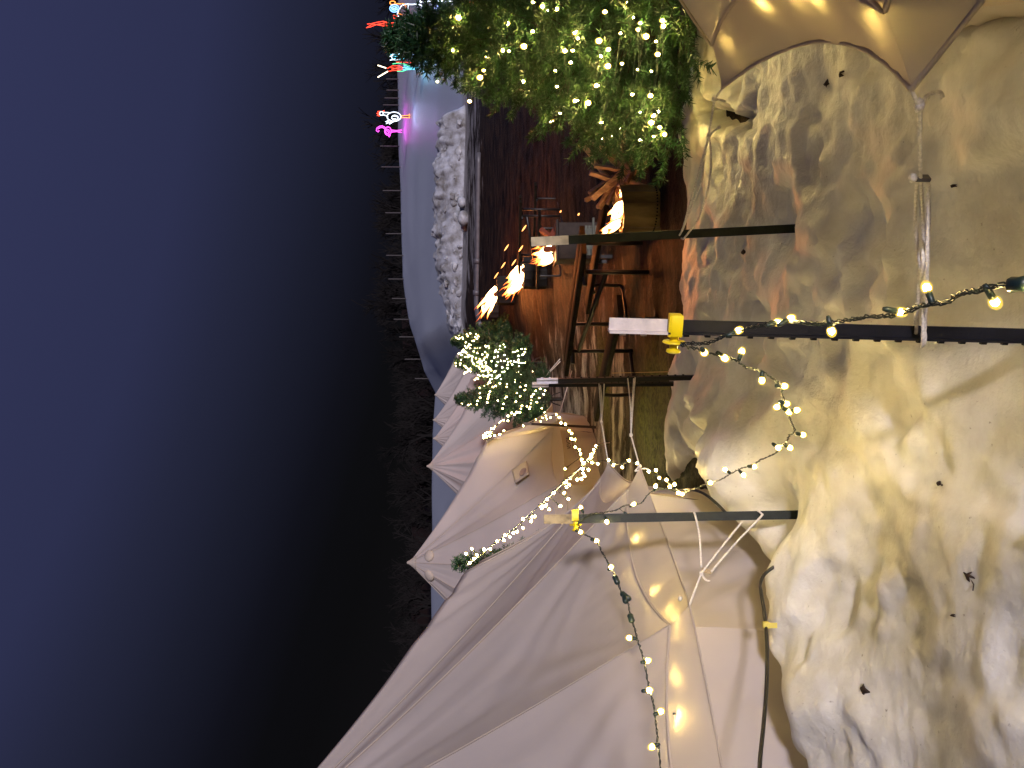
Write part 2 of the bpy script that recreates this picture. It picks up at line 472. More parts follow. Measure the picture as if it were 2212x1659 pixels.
POST_FEET = [(.105, 1.72), (.63, 3.10), (-.53, 3.03), (.045, 4.55), (0.0, 5.25)]
CRACK = [(1.62, 4.35), (1.40, 3.95), (1.24, 3.55)]
def seg_d(px, py, a, b):
    vx, vy = b[0] - a[0], b[1] - a[1]
    t = max(0, min(1, ((px - a[0]) * vx + (py - a[1]) * vy) / (vx * vx + vy * vy)))
    return math.hypot(px - a[0] - t * vx, py - a[1] - t * vy)

def snow_h(x, y):
    h = .115
    h +=   .050 * noise.noise((x * 1.5, y * 1.5, 9.2))
    h += .026 * noise.noise((x * 3.1, y * 3.1, 2.2))
    wx = x + .09 * noise.noise((x * 4, y * 4, 3)); wy = y + .09 * noise.noise((x * 4, y * 4, 8))
    for sc_, am in ((4.2, .036), (9.5, .017)):
        dd, _ = noise.voronoi((wx * sc_, wy * sc_ * .85, 1.7 * sc_))
        k_ = smooth(0, .55, dd[1] - dd[0])
        h += am * (k_ * (1 - .55 * dd[0] * dd[0]) - .55) * (.6 + .5 * noise.noise((x * 1.1, y * 1.1, sc_)))
    h += .009 * noise.noise((x * 13, y * 13, 5.1))
    h += .005 * noise.noise((x * 27, y * 27, 1.1))
    for cx_, cy_, ra, rb, an, dp in dents:
        dx, dy = x - cx_, y - cy_
        if abs(dx) < .3 and abs(dy) < .3:
            u = (dx * math.cos(an) + dy * math.sin(an)) / ra; v = (-dx * math.sin(an) + dy * math.cos(an)) / rb
            q = u * u + v * v
            if q < 1.6:
                h -= dp * (1 - smooth(.3, 1.6, q)) - .35 * dp * smooth(.7, 1.0, q) * (1 - smooth(1.0, 1.6, q))
    # heap along the tent wall
    d1 = math.hypot(x - TENT1.x, y - TENT1.y) - (R1 - .12)
    h += .17 * math.exp(-((d1 - .27) / .24) ** 2) * (1 if y < 4.6 else 0.3)
    e = snow_edge(x) - y + .05 * noise.noise((x * 9, y * 9, 0))
    h = max(h, .02) * (.55 + .45 * smooth(0, .9, e))
    h = h * smooth(-.02, .14, e) - .10 * (1 - smooth(-.06, .06, e))
    g = d1 + .05 * noise.noise((x * 6, y * 6, 3)) - .02
    h = h * smooth(.0, .14, g) - .16 * (1 - smooth(-.02, .10, g))
    # bare muddy patch beside the tent corner
    q = math.hypot((x + .30) / .20, (y - 4.35) / .55) + .35 * noise.noise((x * 6, y * 6, 8))
    h -= .14 * (1 - smooth(.7, 1.15, q))
    for fx_, fy_ in POST_FEET:
        dx, dy = x - fx_, y - fy_
        if abs(dx) < .4 and abs(dy) < .4: h -= max(0, h - .015) * math.exp(-(dx * dx + dy * dy) / (.15 if fy_ < 2 else .035))
    if x > .8 and y > 3:
        q = min(seg_d(x, y, CRACK[0], CRACK[1]), seg_d(x, y, CRACK[1], CRACK[2])) + .05 * noise.noise((x * 11, y * 11, 4))
        h -= .22 * (1 - smooth(.0, .075, q))
    d0 = math.hypot(x - TENT0.x, y - TENT0.y) - (R0 - .22)
    h -= .2 * (1 - smooth(-.10, .02, d0))
    return h

def grid_sheet(name, xs, ys, zf, m):
    nx, ny = len(xs), len(ys)
    co = np.empty((ny, nx, 3), dtype=np.float32)
    for j, y in enumerate(ys):
        for i, x in enumerate(xs):
            co[j, i] = (x, y, zf(x, y))
    idx = np.arange(nx * ny).reshape(ny, nx)
    q = np.stack([idx[:-1, :-1], idx[:-1, 1:], idx[1:, 1:], idx[1:, :-1]], -1).reshape(-1, 4)
    me = bpy.data.meshes.new(name)
    me.vertices.add(nx * ny); me.vertices.foreach_set('co', co.reshape(-1))
    me.loops.add(q.size); me.loops.foreach_set('vertex_index', q.reshape(-1).astype(np.int32))
    me.polygons.add(len(q)); me.polygons.foreach_set('loop_start', np.arange(0, q.size, 4, dtype=np.int32))
    me.update(calc_edges=True); me.validate()
    me.polygons.foreach_set('use_smooth', [True] * len(q))
    me.materials.append(m)
    o = link_mesh(name, me)
    return o, co

xs = np.arange(-2.4, 3.0, .022); ys = np.arange(.75, 5.75, .022)
snow, _ = grid_sheet('snow', xs, ys, lambda x, y: snow_h(x, y), MT['snow'])
tag(snow, 'trodden lumpy old snow covering the near ground between the tents', None, None, 'structure')

def axis_pts(parts):
    r = []
    for a, b, s in parts: r += list(np.arange(a, b, s))
    return r
gx = axis_pts([(-120, -40, 8), (-40, -12, 1.6), (-12, -4, .3), (-4, 6, .10), (6, 14, .3), (14, 44, 1.5), (44, 130, 8)])
gy = axis_pts([(-12, 0, 1.0), (0, 4, .3), (4, 13, .09), (13, 20, .2), (20, 42, .4), (42, 80, 1.0), (80, 190, 6)])

def ground_h(x, y):
    z = zg(x, y)
    if y < 4.85 and abs(x) < 3.5: z -= .05 * smooth(0, .5, 4.85 - y)
    if 3 < y < 22 and abs(x) < 10:
        k = smooth(3, 5, y) * (1 - smooth(18, 22, y))
        z += k * (.035 * noise.noise((x * .9, y * 1.6, 1)) + .034 * noise.noise((x * 2.0, y * 4.2, 2)) + .016 * noise.noise((x * 7, y * 9, 3)))
    return z
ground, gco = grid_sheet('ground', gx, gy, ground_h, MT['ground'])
tag(ground, 'muddy mulched ground with streaks of ice rising to a snowy hill', None, None, 'structure')
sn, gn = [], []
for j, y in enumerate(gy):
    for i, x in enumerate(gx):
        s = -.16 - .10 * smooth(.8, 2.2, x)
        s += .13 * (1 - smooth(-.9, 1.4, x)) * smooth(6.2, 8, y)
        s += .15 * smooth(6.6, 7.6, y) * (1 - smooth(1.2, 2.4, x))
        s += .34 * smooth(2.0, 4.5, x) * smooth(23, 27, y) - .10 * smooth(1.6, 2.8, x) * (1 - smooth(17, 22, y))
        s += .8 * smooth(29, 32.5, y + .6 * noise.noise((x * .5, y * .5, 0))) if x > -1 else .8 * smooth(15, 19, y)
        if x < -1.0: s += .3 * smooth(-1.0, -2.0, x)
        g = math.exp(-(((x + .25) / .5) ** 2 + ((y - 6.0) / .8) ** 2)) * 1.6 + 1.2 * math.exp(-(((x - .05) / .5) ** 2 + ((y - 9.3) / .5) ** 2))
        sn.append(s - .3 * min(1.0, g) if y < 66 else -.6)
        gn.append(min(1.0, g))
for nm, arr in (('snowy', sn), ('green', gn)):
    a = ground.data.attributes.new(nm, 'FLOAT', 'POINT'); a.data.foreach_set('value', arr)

# ploughed snow bank at the foot of the hill
def snow_bank():
    a = G(1006, 215); b = G(1012, 735)
    L = (b - a); n = 150; m = 22
    side = Vector((-L.y, L.x, 0)).normalized()
    if side.y < 0: side = -side
    mb = MB(); rows = []
    for i in range(n + 1):
        t = i / n
        base = a + L * t
        hgt = 1.0 * smooth(0, .07, t) * (1 - .62 * smooth(.55, 1.0, t)) * (1 + .18 * noise.noise((t * 14, 0, 0)))
        row = []
        for j in range(m + 1):
            u = j / m
            wdt = 2.4
            p = base + side * (wdt * u)
            h = hgt * (1 - (2 * u - 1) ** 2) ** .7
            dz = 1.0 * noise.noise((p.x * 1.1, p.y * 1.1, 3)) * .35 + .24 * abs(noise.noise((p.x * 2.6, p.y * 2.6, 6))) + .12 * noise.noise((p.x * 5.5, p.y * 5.5, 1))
            z = zg(p.x, p.y) - .08 + max(0, h + dz * min(1, h * 1.5) * 1.0)
            row.append(p.xy.to_3d() + Vector((0, 0, z)))
        rows.append(row)
    mb.quadgrid(rows)
    rr = random.Random(3)
    for _ in range(80):
        t = rr.uniform(.05, 1.0) ** .9; u = rr.uniform(.02, .4)
        p = a + L * t + side * (2.4 * u)
        h = .9 * (1 - .62 * smooth(.55, 1, t)) * (1 - (2 * u - 1) ** 2) ** .7
        mb.ico((p.x, p.y, zg(p.x, p.y) + h * rr.uniform(.5, 1.0)), rr.uniform(.05, .20), 2, 0, (rr.uniform(.7, 1.4), rr.uniform(.6, 1), rr.uniform(.5, .9)), .28)
    o = mb.build('snow_bank', MT['bank'], None, True, auto=38)
    tag(o, 'ploughed bank of dirty broken snow at the foot of the hill', None, None, 'structure')
    for (X, Y, r) in ((1010, 472, .30), (1008, 492, .17), (1004, 438, .22)):
        p = G(X, Y); q = MB(); q.ico(p + Vector((0, 0, r * .5)), r, 3, 0, (1, .8, .8), .06)
        tag(q.build('snow_chunk', MT['bank']), 'chunk of frozen snow rolled off the ploughed bank', 'snow chunk', 'loose chunks of snow below the bank')
snow_bank()

# ------------------------------------------------------------------ bell tents
def noise1(x, s): return noise.noise((x, s * 3.71, s * 1.13))

def bell_tent(name, c, Rr, H, N, phase, seed, label, zb=0.0, door=None, ns=22, nt_=34, seam=.56, tip=.50, wr=1.0, lip=.13, valance=True, group='canvas bell tents', base_in=.16, scal=.10):
    c = Vector(c)
    root = thing(name, (c.x, c.y, zb), label, 'tent', group)
    O = Vector((c.x, c.y, zb))
    apex = O + Vector((0, 0, H))
    rs = Rr - lip
    st = 2 * math.pi / N
    roof, val, wall = MB(), MB(), MB()
    seams = []
    for k in range(N):
        a0 = phase + k * st; a1 = a0 + st
        p0 = Vector((math.cos(a0), math.sin(a0), 0)); p1 = Vector((math.cos(a1), math.sin(a1), 0))
        am = (a0 + a1) / 2; outw = Vector((math.cos(am), math.sin(am), 0))
        chord = (p1 - p0).length * rs
        dk = door if (door is not None and door[0] == k) else None
        def seam_pt(s, p0=p0, p1=p1, outw=outw, dk=dk):
            if dk:
                D = outw * dk[1] + Vector((0, 0, dk[2]))
                h = min(s, 1 - s) * 2
                e0 = (p0 if s < .5 else p1) * rs + Vector((0, 0, seam))
                q = e0.lerp(D, h); q.z -= .10 * math.sin(math.pi * h)
                return O + q
            b = 4 * s * (1 - s)
            q = p0.lerp(p1, s) * rs - outw * (scal * b) + Vector((0, 0, seam + .05 * b))
            return O + q
        def hem_pt(s, p0=p0, p1=p1, outw=outw, dk=dk, seam_pt=seam_pt):
            if dk:
                h = min(s, 1 - s) * 2
                e0 = (p0 if s < .5 else p1) * Rr + Vector((0, 0, tip))
                return (O + e0).lerp(seam_pt(s) + outw * .07 - Vector((0, 0, .10)), smooth(0, .35, h))
            b = 4 * s * (1 - s)
            q = p0.lerp(p1, s) * Rr - outw * (scal * 1.05 * b) + Vector((0, 0, tip - .045 * b * (1 if lip > .1 else .6)))
            return O + q
        rows = []
        Ls = (seam_pt(0) - apex).length
        for i in range(nt_ + 1):
            t = (i / nt_) ** .85
            row = []
            for j in range(ns + 1):
                s = j / ns
                q = apex.lerp(seam_pt(s), t)
                # concave sag of the whole roof and of each panel
                nrm = (outw * .62 + Vector((0, 0, .78)))
                q = q - nrm * (.050 * math.sin(math.pi * t) * H / 2.6) - nrm * ((.0 if dk else .038) * math.sin(math.pi * s) * t * (1.25 - t))
                dx0, dx1, dy = s * t * chord, (1 - s) * t * chord, (1 - t) * Ls
                r0, r1 = math.hypot(dx0, dy), math.hypot(dx1, dy)
                f0, f1 = math.atan2(dx0, dy + .02), math.atan2(dx1, dy + .02)
                e = math.sin(math.pi * s) ** .6
                w0 = noise1(f0 * 5.5, seed + k * 2) * .6 + noise1(f0 * 14, seed + k * 2 + .4) * .55 * math.exp(-r0 / .35)
                w1 = noise1(f1 * 5.5, seed + k * 2 + 1) * .6 + noise1(f1 * 14, seed + k * 2 + 1.4) * .55 * math.exp(-r1 / .35)
                d = w0 * math.exp(-r0 / .9) * .070 * min(1, r0 / .18) + w1 * math.exp(-r1 / .9) * .070 * min(1, r1 / .18)
                env = math.sin(math.pi * min(1, t * .94 + .03)) ** .7
                d += .040 * noise1(s * 3.0 + .35 * t, seed + k + 20) * env + .012 * noise1(s * 6.5 - .4 * t, seed + k + 40) * env + .0015 * noise1(s * 15 + 1.0 * t, seed + k + 60) * env
                # puckers along the seam
                d += .010 * noise1(s * 26, seed + k + 70) * smooth(.84, 1.0, t) * (1 - smooth(.97, 1.0, t))
                q = q + nrm * (d * e * wr)
                row.append(q)
            rows.append(row)
        roof.quadgrid(rows)
        if valance:
            rows = []
            for i in range(9):
                t = i / 8
                row = []
                for j in range(ns * 1 + 1):
                    s = j / ns
                    q = seam_pt(s).lerp(hem_pt(s), t)
                    q.z -= .003
                    e = math.sin(math.pi * s) ** .5
                    dd = (.016 * noise1(s * 9 + t * .8, seed + k + 100) + .008 * noise1(s * 20 - t, seed + k + 120)) * t * e
                    f0 = math.atan2(s * chord, (1 - t) * lip * 2 + .03); f1 = math.atan2((1 - s) * chord, (1 - t) * lip * 2 + .03)
                    dd += .030 * (noise1(f0 * 10, seed + k + 3) * math.exp(-s * 5) + noise1(f1 * 10, seed + k + 4) * math.exp(-(1 - s) * 5)) * e
                    q = q + (outw * .8 + Vector((0, 0, .35))) * dd * wr
                    row.append(q)
                rows.append(row)
            val.quadgrid(rows)
        rows = []
        for i in range(15):
            t = i / 14
            row = []
            for j in range(ns + 1):
                s = j / ns
                top = seam_pt(s) - outw * .012
                q0 = p0.lerp(p1, s)
                bot = O + q0.normalized() * (Rr - base_in - .05) + Vector((0, 0, -.06))
                q = top.lerp(bot, t)
                # folds radiating from the pegs at the bottom and from the guy points at the top
                h = (1 - t) * seam
                sx = (s - .5) * chord
                f = math.atan2(sx, h + .06)
                d = .045 * noise1(f * 5, seed + k + 200) * math.exp(-math.hypot(sx, h) / .5) + .035 * noise1(s * 5 + t * 2.2, seed + k + 220) * math.sin(math.pi * t)
                d += .03 * math.sin(math.pi * t) * (1 if k % 2 else .4) + .022 * noise1(s * 11 - 4 * t, seed + k + 240) * math.sin(math.pi * t)
                row.append(q + outw * d * wr)
            rows.append(row)
        wall.quadgrid(rows)
        seams.append((seam_pt, hem_pt, outw))
    roof.build('roof', MT['canvas'], root)
    if valance: val.build('valance', MT['canvas_trim'], root)
    wall.build('wall', MT['canvas'], root)
    cap = MB(); cap.lathe(apex + Vector((0, 0, -.10)), [(.115, 0), (.07, .05), (.032, .10), (.018, .135), (.0, .14)], 16)
    cap.build('peak_cap', MT['canvas_trim'], root)
    # hem cord along the seam
    cord = MB()
    for sp_, hp_, ow in seams:
        pts = [sp_(j / 14) + Vector((0, 0, -.002)) for j in range(15)]
        cord.tube(pts, .006, 5, False)
        pts = [hp_(j / 14) for j in range(15)]
        cord.tube(pts, .005, 5, False)
    cord.build('hem_cord', MT['canvas_trim'], root)
    if ns >= 22:
        rid = MB()
        for sp_, hp_, ow in seams:
            e0 = sp_(0.0); pts = []
            for q in range(15):
                t = q / 14
                p_ = apex.lerp(e0, t); p_.z -= .050 * math.sin(math.pi * t) * H / 2.6 * .78 - .003
                nn = Vector((p_.x - O.x, p_.y - O.y, 0)); nn = nn.normalized() if nn.length > 1e-4 else nn
                pts.append(p_ - nn * (.050 * math.sin(math.pi * t) * H / 2.6 * .62 - .003))
            rid.tube(pts, .004, 5, False)
        rid.build('ridge_seam', MT['canvas_trim'], root)
    return root, seams, O, apex

t1, s1, O1, A1 = bell_tent('bell_tent', TENT1, R1, 2.72, N1, R_(-8.9), 1.0, 'large canvas bell tent in front, its roof running out of the picture', ns=36, nt_=54, wr=.8, door=(1, 1.68, 1.46))
t0, s0, O0, A0 = bell_tent('bell_tent', TENT0, R0, 2.72, N0, R_(143.6), 5.0, 'corner of a canvas bell tent hanging over the snow beside the decorated fir', ns=36, nt_=54, seam=.585, tip=.53)
T2 = Vector((-2.64, 11.26, 0))
t2, s2, O2, A2 = bell_tent('bell_tent', T2, 2.36, 2.62, 13, R_(-24), 9.0, 'bell tent with printed lettering on its wall and a square roof vent', zb=-.10, ns=22, nt_=32, wr=.55, door=(0, 1.85, 1.48))
rows_ = [(1007, 925, 17.6, 'bell tent with a pale peak directly behind the tent with the vent'),
         (947, 938, 23.2, 'bell tent peak showing between the second and fourth peaks of the row'),
         (907, 937, 29.0, 'small bell tent peak, second from the far end of the row'),
         (853, 940, 35.5, 'farthest bell tent, half hidden behind the tree thick with lights')]
for i, (Y, X, d, lab) in enumerate(rows_):
    p = P(X, Y, d); zb = zg(p.x, p.y) - .05
    bell_tent('bell_tent', (p.x, p.y, 0), 2.36, p.z - zb, 13, R_(-24 + 3 * i), 13.0 + 4 * i, lab, zb=zb, ns=16, nt_=22, door=(0, 1.85, 1.5))

# roof vent of the second tent, and small vents near its peak
def tent_ray(X, Y, centre, H, Rr, zb, seam=.56, lip=.13):
    dv = P(X, Y, 1.0) - CAM
    a = centre.xy.to_3d() + Vector((0, 0, zb + H)); k = (Rr - lip) / (H - seam)
    t = 2.0
    best = None
    while t < 60:
        p = CAM + dv * t
        r = math.hypot(p.x - a.x, p.y - a.y)
        if p.z < a.z and r <= (a.z - p.z) * k * .985: return p
        t += .01
    return best

def patch_on(name, quad, centre, H, Rr, zb, m, parent, off=.03, n=6):
    mb = MB(); rows = []
    for i in range(n + 1):
        row = []
        for j in range(n + 1):
            u, v = i / n, j / n
            X = lerp(lerp(quad[0][0], quad[1][0], u), lerp(quad[3][0], quad[2][0], u), v)
            Y = lerp(lerp(quad[0][1], quad[1][1], u), lerp(quad[3][1], quad[2][1], u), v)
            p = tent_ray(X, Y, centre, H, Rr, zb)
            nr = Vector((p.x - centre.x, p.y - centre.y, 0)).normalized() * .7 + Vector((0, 0, .7))
            row.append(p + nr * (off * (1 if 0 < i < n and 0 < j < n else .55)))
        rows.append(row)
    mb.quadgrid(rows)
    o = mb.build(name, m, parent)
    sol = o.modifiers.new('solid', 'SOLIDIFY'); sol.thickness = .012
    return o
v1 = patch_on('roof_vent', [(1106, 1016), (1138, 996), (1142, 1024), (1113, 1044)], T2, 2.62, 2.36, -.1, MT['canvas_trim'], t2, .014)
pv = tent_ray(1132, 1021, T2, 2.62, 2.36, -.1)
vb = MB(); nrv = (Vector((pv.x - T2.x, pv.y - T2.y, 0)).normalized() * .7 + Vector((0, 0, .7))).normalized()
vb.lathe(pv + nrv * .03, [(.06, -.02), (.065, -.006), (.055, .004), (.04, -.006), (.0, -.01)], 18, 0, nrv)
vb.build('vent_flap', MT['vent'], v1)
for (Xc, Yc) in ((918, 1200), (918, 1244)):
    p = tent_ray(Xc + 8, Yc, T2, 2.62, 2.36, -.1)
    if p is not None:
        nr = (Vector((p.x - T2.x, p.y - T2.y, 0)).normalized() * .75 + Vector((0, 0, .66))).normalized()
        vm = MB(); vm.lathe(p + nr * .012, [(.085, -.03), (.08, -.005), (.05, .008), (0, .012)], 14, 0, nr)
        vm.build('peak_vent', MT['canvas_trim'], t2)
# printed lettering on the wall of the second tent
def lettering():
    fc = bpy.data.curves.new('lettering', 'FONT'); fc.body = 'VEVOR'; fc.size = .075; fc.extrude = .001
    fc.align_x = 'CENTER'; fc.align_y = 'CENTER'
    tmp = bpy.data.objects.new('tmp', fc); COL.objects.link(tmp)
    dg = bpy.context.evaluated_depsgraph_get()
    me = bpy.data.meshes.new_from_object(tmp.evaluated_get(dg))
    bpy.data.objects.remove(tmp)
    me.materials.clear(); me.materials.append(MT['print'])
    # place on the wall facing the camera
    dv = P(1228, 964, 1.0) - CAM
    t = 5.0
    while t < 20:
        p = CAM + dv * t
        if math.hypot(p.x - T2.x, p.y - T2.y) <= 2.36 - .11: break
        t += .005
    nr = Vector((p.x - T2.x, p.y - T2.y, .0)).normalized()
    xax = Vector((-nr.y, nr.x, 0)); zax = Vector((0, 0, 1))
    if xax.dot(RT) < 0: xax = -xax
    Mx = Matrix((( xax.x, zax.x, nr.x, 0), (xax.y, zax.y, nr.y, 0), (xax.z, zax.z, nr.z, 0), (0, 0, 0, 1)))
    me.transform(Matrix.Translation(p + nr * .055) @ Mx)
    link_mesh('lettering', me, t2)
    lines = MB()
    for q, wd in ((0, .085), (1, .05)):
        lines.box(p + nr * .055 - zax * (.05 + q * .018), xax * wd, zax * .003, nr * .001)
    lines.build('small_print', MT['print'], t2)
lettering()

# ------------------------------------------------------------------ steel posts
def t_post(top, bot, white, dpt, face, tip_m, body_m, label, studs=True, zbot=None, wid=.0175):
    pt = P(*top, dpt)
    pb = P(*bot, dpt) if zbot is None else zbot
    ax = (pt - pb); L = ax.length; ax.normalize()
    pb2 = pb - ax * .25
    fx = Vector(face); fx = (fx - ax * fx.dot(ax)).normalized(); sx = ax.cross(fx)
    root = thing('fence_t_post', pb, label, 'steel post', 'steel T-posts carrying ropes and lights')
    tl = (white[0] - top[0]) / F * dpt
    mid = pt - ax * tl
    prof = [(.0045, -wid), (.0045, wid), (0, wid), (0, .003), (-.026, .002), (-.026, -.002), (0, -.003), (0, -wid)]
    b = MB(); b.prism(prof, [pb2, mid], fx, sx)
    if studs:
        k = int((L - .02) / .047)
        for i in range(k):
            q = pt - ax * (.03 + .047 * i)
            if (q - pt).length < tl: continue
            b.prism([(.0045, -.006), (.0115, -.004), (.0115, .004), (.0045, .006)], [q - ax * .006, q + ax * .006], fx, sx)
    b.build('post_shaft', body_m, root, False)
    t = MB(); g = .0006
    prof2 = [(.0045 + g, -wid - g), (.0045 + g, wid + g), (-g, wid + g), (-g, .003 + g), (-.026 - g, .002 + g), (-.026 - g, -.002 - g), (-g, -.003 - g), (-g, -wid - g)]
    t.prism(prof2, [mid, pt + ax * .001], fx, sx)
    if studs:
        for i in range(int(tl / .047) + 1):
            q = pt - ax * (.03 + .047 * i)
            if (q - pt).length < tl - .006:
                t.prism([(.005, -.006), (.012, -.004), (.012, .004), (.005, .006)], [q - ax * .006, q + ax * .006], fx, sx)
    t.build('painted_tip', tip_m, root, False)
    return pt, pb, ax, fx, sx, root

near = t_post((1316, 712), (2290, 737), (1440, 712), 1.68, (-.95, .25, 0), MT['white_paint'], MT['dark_steel'], 'dark studded post with a white tip and yellow insulator, closest of all the posts')
post2 = t_post((1148, 522), (1704, 494), (1228, 520), 3.10, (-.35, -.95, 0), MT['cream_paint'], MT['green_steel'], 'green post with a cream tip standing in the snow before the fires', False)
postL = t_post((1175, 1122), (1722, 1112), (1240, 1120), 3.03, (.25, -.97, 0), MT['worn_paint'], MT['green_steel'], 'green post with a worn tan tip and yellow insulator beside the large tent', False)
mid1 = t_post((1160, 820), (1502, 812), (1205, 819), 4.55, (.95, -.2, 0), MT['blue_paint'], MT['dark_steel'], 'dark studded post with a bright white tip at the edge of the snow')
mid2 = t_post((1150, 829), (1441, 827), (1185, 828), 5.25, (.85, -.4, 0), MT['white_paint'], MT['green_steel'], 'green post with a pale tip standing just behind the white tipped post')
farp = t_post((1130, 915), (1287, 923), (1148, 916), 10.2, (.3, -.9, 0), MT['grey_tip'], MT['black_tube'], 'thin black post in front of the tent with the roof vent', False)

def insulator(at, ax, fx, sx, label, sc=1.0):
    root = thing('post_insulator', at, label, 'insulator', 'yellow post insulators')
    b = MB()
    b.box(at - fx * .010, fx * .024 * sc, sx * .021 * sc, ax * .0125 * sc, 0, .003)
    b.box(at - fx * .010 + ax * .0135 * sc + sx * .012, fx * .024 * sc, sx * .006, ax * .0035)
    b.build('clip', MT['yellow'], root, True, auto=40)
    k = MB(); c = at + fx * .016 * sc
    k.lathe(c, [(.010, 0), (.010, .008), (.024, .0095), (.026, .0125), (.022, .015), (.011, .016), (.009, .024), (.009, .027), (.015, .029), (.016, .034), (.012, .037), (0, .038)], 20, 0, fx)
    k.build('knob', MT['yellow'], root, True, auto=40)
    return c
pt, pb, ax, fx, sx, _ = near
insN = insulator(P(1458, 712, 1.68), ax, fx, sx, 'yellow plastic insulator clipped on the closest post')
pt, pb, ax, fx, sx, _ = postL
insL = insulator(P(1243, 1119, 3.03), ax, (sx * 1.0).normalized() if sx.x < 0 else -sx, fx, 'yellow plastic insulator clipped on the post beside the large tent', .9)

# ------------------------------------------------------------------ guy ropes
def rope_pts(pts, n=10, wob=.0):
    out_ = []
    pts = [Vector(p) for p in pts]
    for i in range(len(pts) - 1):
        p0 = pts[max(0, i - 1)]; p1 = pts[i]; p2 = pts[i + 1]; p3 = pts[min(len(pts) - 1, i + 2)]
        for k in range(n):
            t = k / n
            out_.append(.5 * ((2 * p1) + (p2 - p0) * t + (2 * p0 - 5 * p1 + 4 * p2 - p3) * t * t + (3 * p1 - p0 - 3 * p2 + p3) * t ** 3))
    out_.append(pts[-1])
    if wob:
        out_ = [p + Vector((noise.noise((i * .7, 1, 2)), noise.noise((i * .7, 5, 2)), noise.noise((i * .7, 9, 2)))) * wob for i, p in enumerate(out_)]
    return out_

def guy_rope(label, strands, r=.0045, knots=(), slider=None, loc=None):
    root = thing('guy_rope', loc or strands[0][0], label, 'rope', 'white tent guy ropes')
    b = MB()
    for s in strands: b.tube(rope_pts(s, 8, .0012), r, 7)
    for k, kr in knots: b.ico(k, kr, 2, 0, (1, 1, .8), .18)
    b.build('cord', MT['rope'], root)
    if slider:
        a, c, m, wd = slider
        q = MB(); d = (c - a).normalized(); o = d.orthogonal().normalized()
        q.box((a + c) / 2, d * (c - a).length / 2, o * wd, d.cross(o) * wd * .45, 0, .0)
        ob = q.build('slider', m, root, False, .002)
    return root

def dpx(a, b, t): return lerp(a, b, t)
tipF = s0[1][1](0.0); tipE = s0[0][1](0.0)
tipA = s1[1][1](0.0); tipB = s1[0][1](0.0); tipC = s1[12][1](0.0)
def px_of(p):
    v = Vector(p) - CAM; d = v.dot(FW)
    return (CX - v.dot(UP) / d * F, CY - v.dot(RT) / d * F, d)
print('tips', [tuple(round(q, 2) for q in px_of(p)) for p in (tipF, tipE, tipA, tipB, tipC)])
dF = px_of(tipF)[2]; dE = px_of(tipE)[2]; dA = px_of(tipA)[2]; dB = px_of(tipB)[2]; dC = px_of(tipC)[2]
k1 = P(1986, 232, dF + .02); k2 = P(1988, 380, dF + .14)
guy_rope('thick white rope with a grey slider from the overhanging tent corner to the closest post',
         [[tipF, k1], [k1, k2], [P(1982, 372, dF + .14), P(1977, 480, dF + .25), P(1985, 600, 1.55), P(1976, 700, 1.66)],
          [k2, P(1993, 470, dF + .24), P(1994, 560, 1.5), P(1983, 640, 1.6), P(1979, 720, 1.67)],
          [P(2005, 395, dF + .16), P(2006, 480, dF + .26), P(2002, 600, 1.55), P(1998, 700, 1.63), P(1998, 738, 1.645), P(1992, 747, 1.67)],
          [P(2005, 397, dF + .17), P(2002, 560, 1.5), P(1994, 660, 1.6), P(1993, 735, 1.64), P(1990, 748, 1.66)],
          [k1, P(2004, 205, dF + .02), P(2030, 200, dF + .0), P(2036, 212, dF)]], .0037,
         [(k1, .010), (P(1984, 222, dF + .02), .008), (P(1972, 384, dF + .14), .009)], (P(1974, 385, dF + .15), P(2008, 385, dF + .15), MT['slider'], .009))
kE = P(1543, 214, dE + .05); kE2 = P(1531, 292, dE + .22)
guy_rope('slack looped white rope from the overhanging tent corner to the cream tipped post',
         [[tipE, kE], [kE, P(1537, 255, dE + .13), kE2], [kE2, P(1536, 335, dE + .3), P(1531, 400, 2.75), P(1510, 468, 2.95), P(1480, 512, 3.05), P(1472, 515, 3.08)],
          [kE2, P(1512, 360, dE + .35), P(1490, 440, 2.9), P(1476, 490, 3.04), P(1468, 508, 3.08)],
          [kE2, P(1520, 345, dE + .33), P(1515, 390, 2.75), P(1492, 450, 2.92), P(1473, 500, 3.06)],
          [kE2, P(1540, 284, dE + .21), P(1552, 275, dE + .2)], [kE, P(1556, 216, dE + .05), P(1566, 219, dE + .05)]], .0037,
         [(kE, .011), (kE2, .011), (P(1553, 274, dE + .2), .008)])
kA = P(1299, 912, 5.05)
guy_rope('thin double white rope from the tent corner to the pale tipped green post',
         [[tipA, kA], [kA, P(1297, 870, 5.15), P(1294, 829, 5.23)], [kA, P(1303, 870, 5.15), P(1305, 829, 5.22)], [kA, P(1300, 868, 5.15), P(1297, 832, 5.24)]], .0042, [(kA, .012), (tipA, .012)])
kB = P(1363, 940, 4.15)
guy_rope('triple white rope from the tent corner to the white tipped studded post',
         [[tipB, kB], [kB, P(1362, 880, 4.3), P(1356, 818, 4.53)], [kB, P(1367, 880, 4.3), P(1372, 816, 4.52)], [kB, P(1365, 880, 4.3), P(1369, 818, 4.53)],
          [tipB, P(1372, 1018, dB), P(1392, 1012, dB), P(1408, 1018, dB)]], .0037, [(kB, .012), (tipB, .013)])
kC = P(1515, 1238, 2.97)
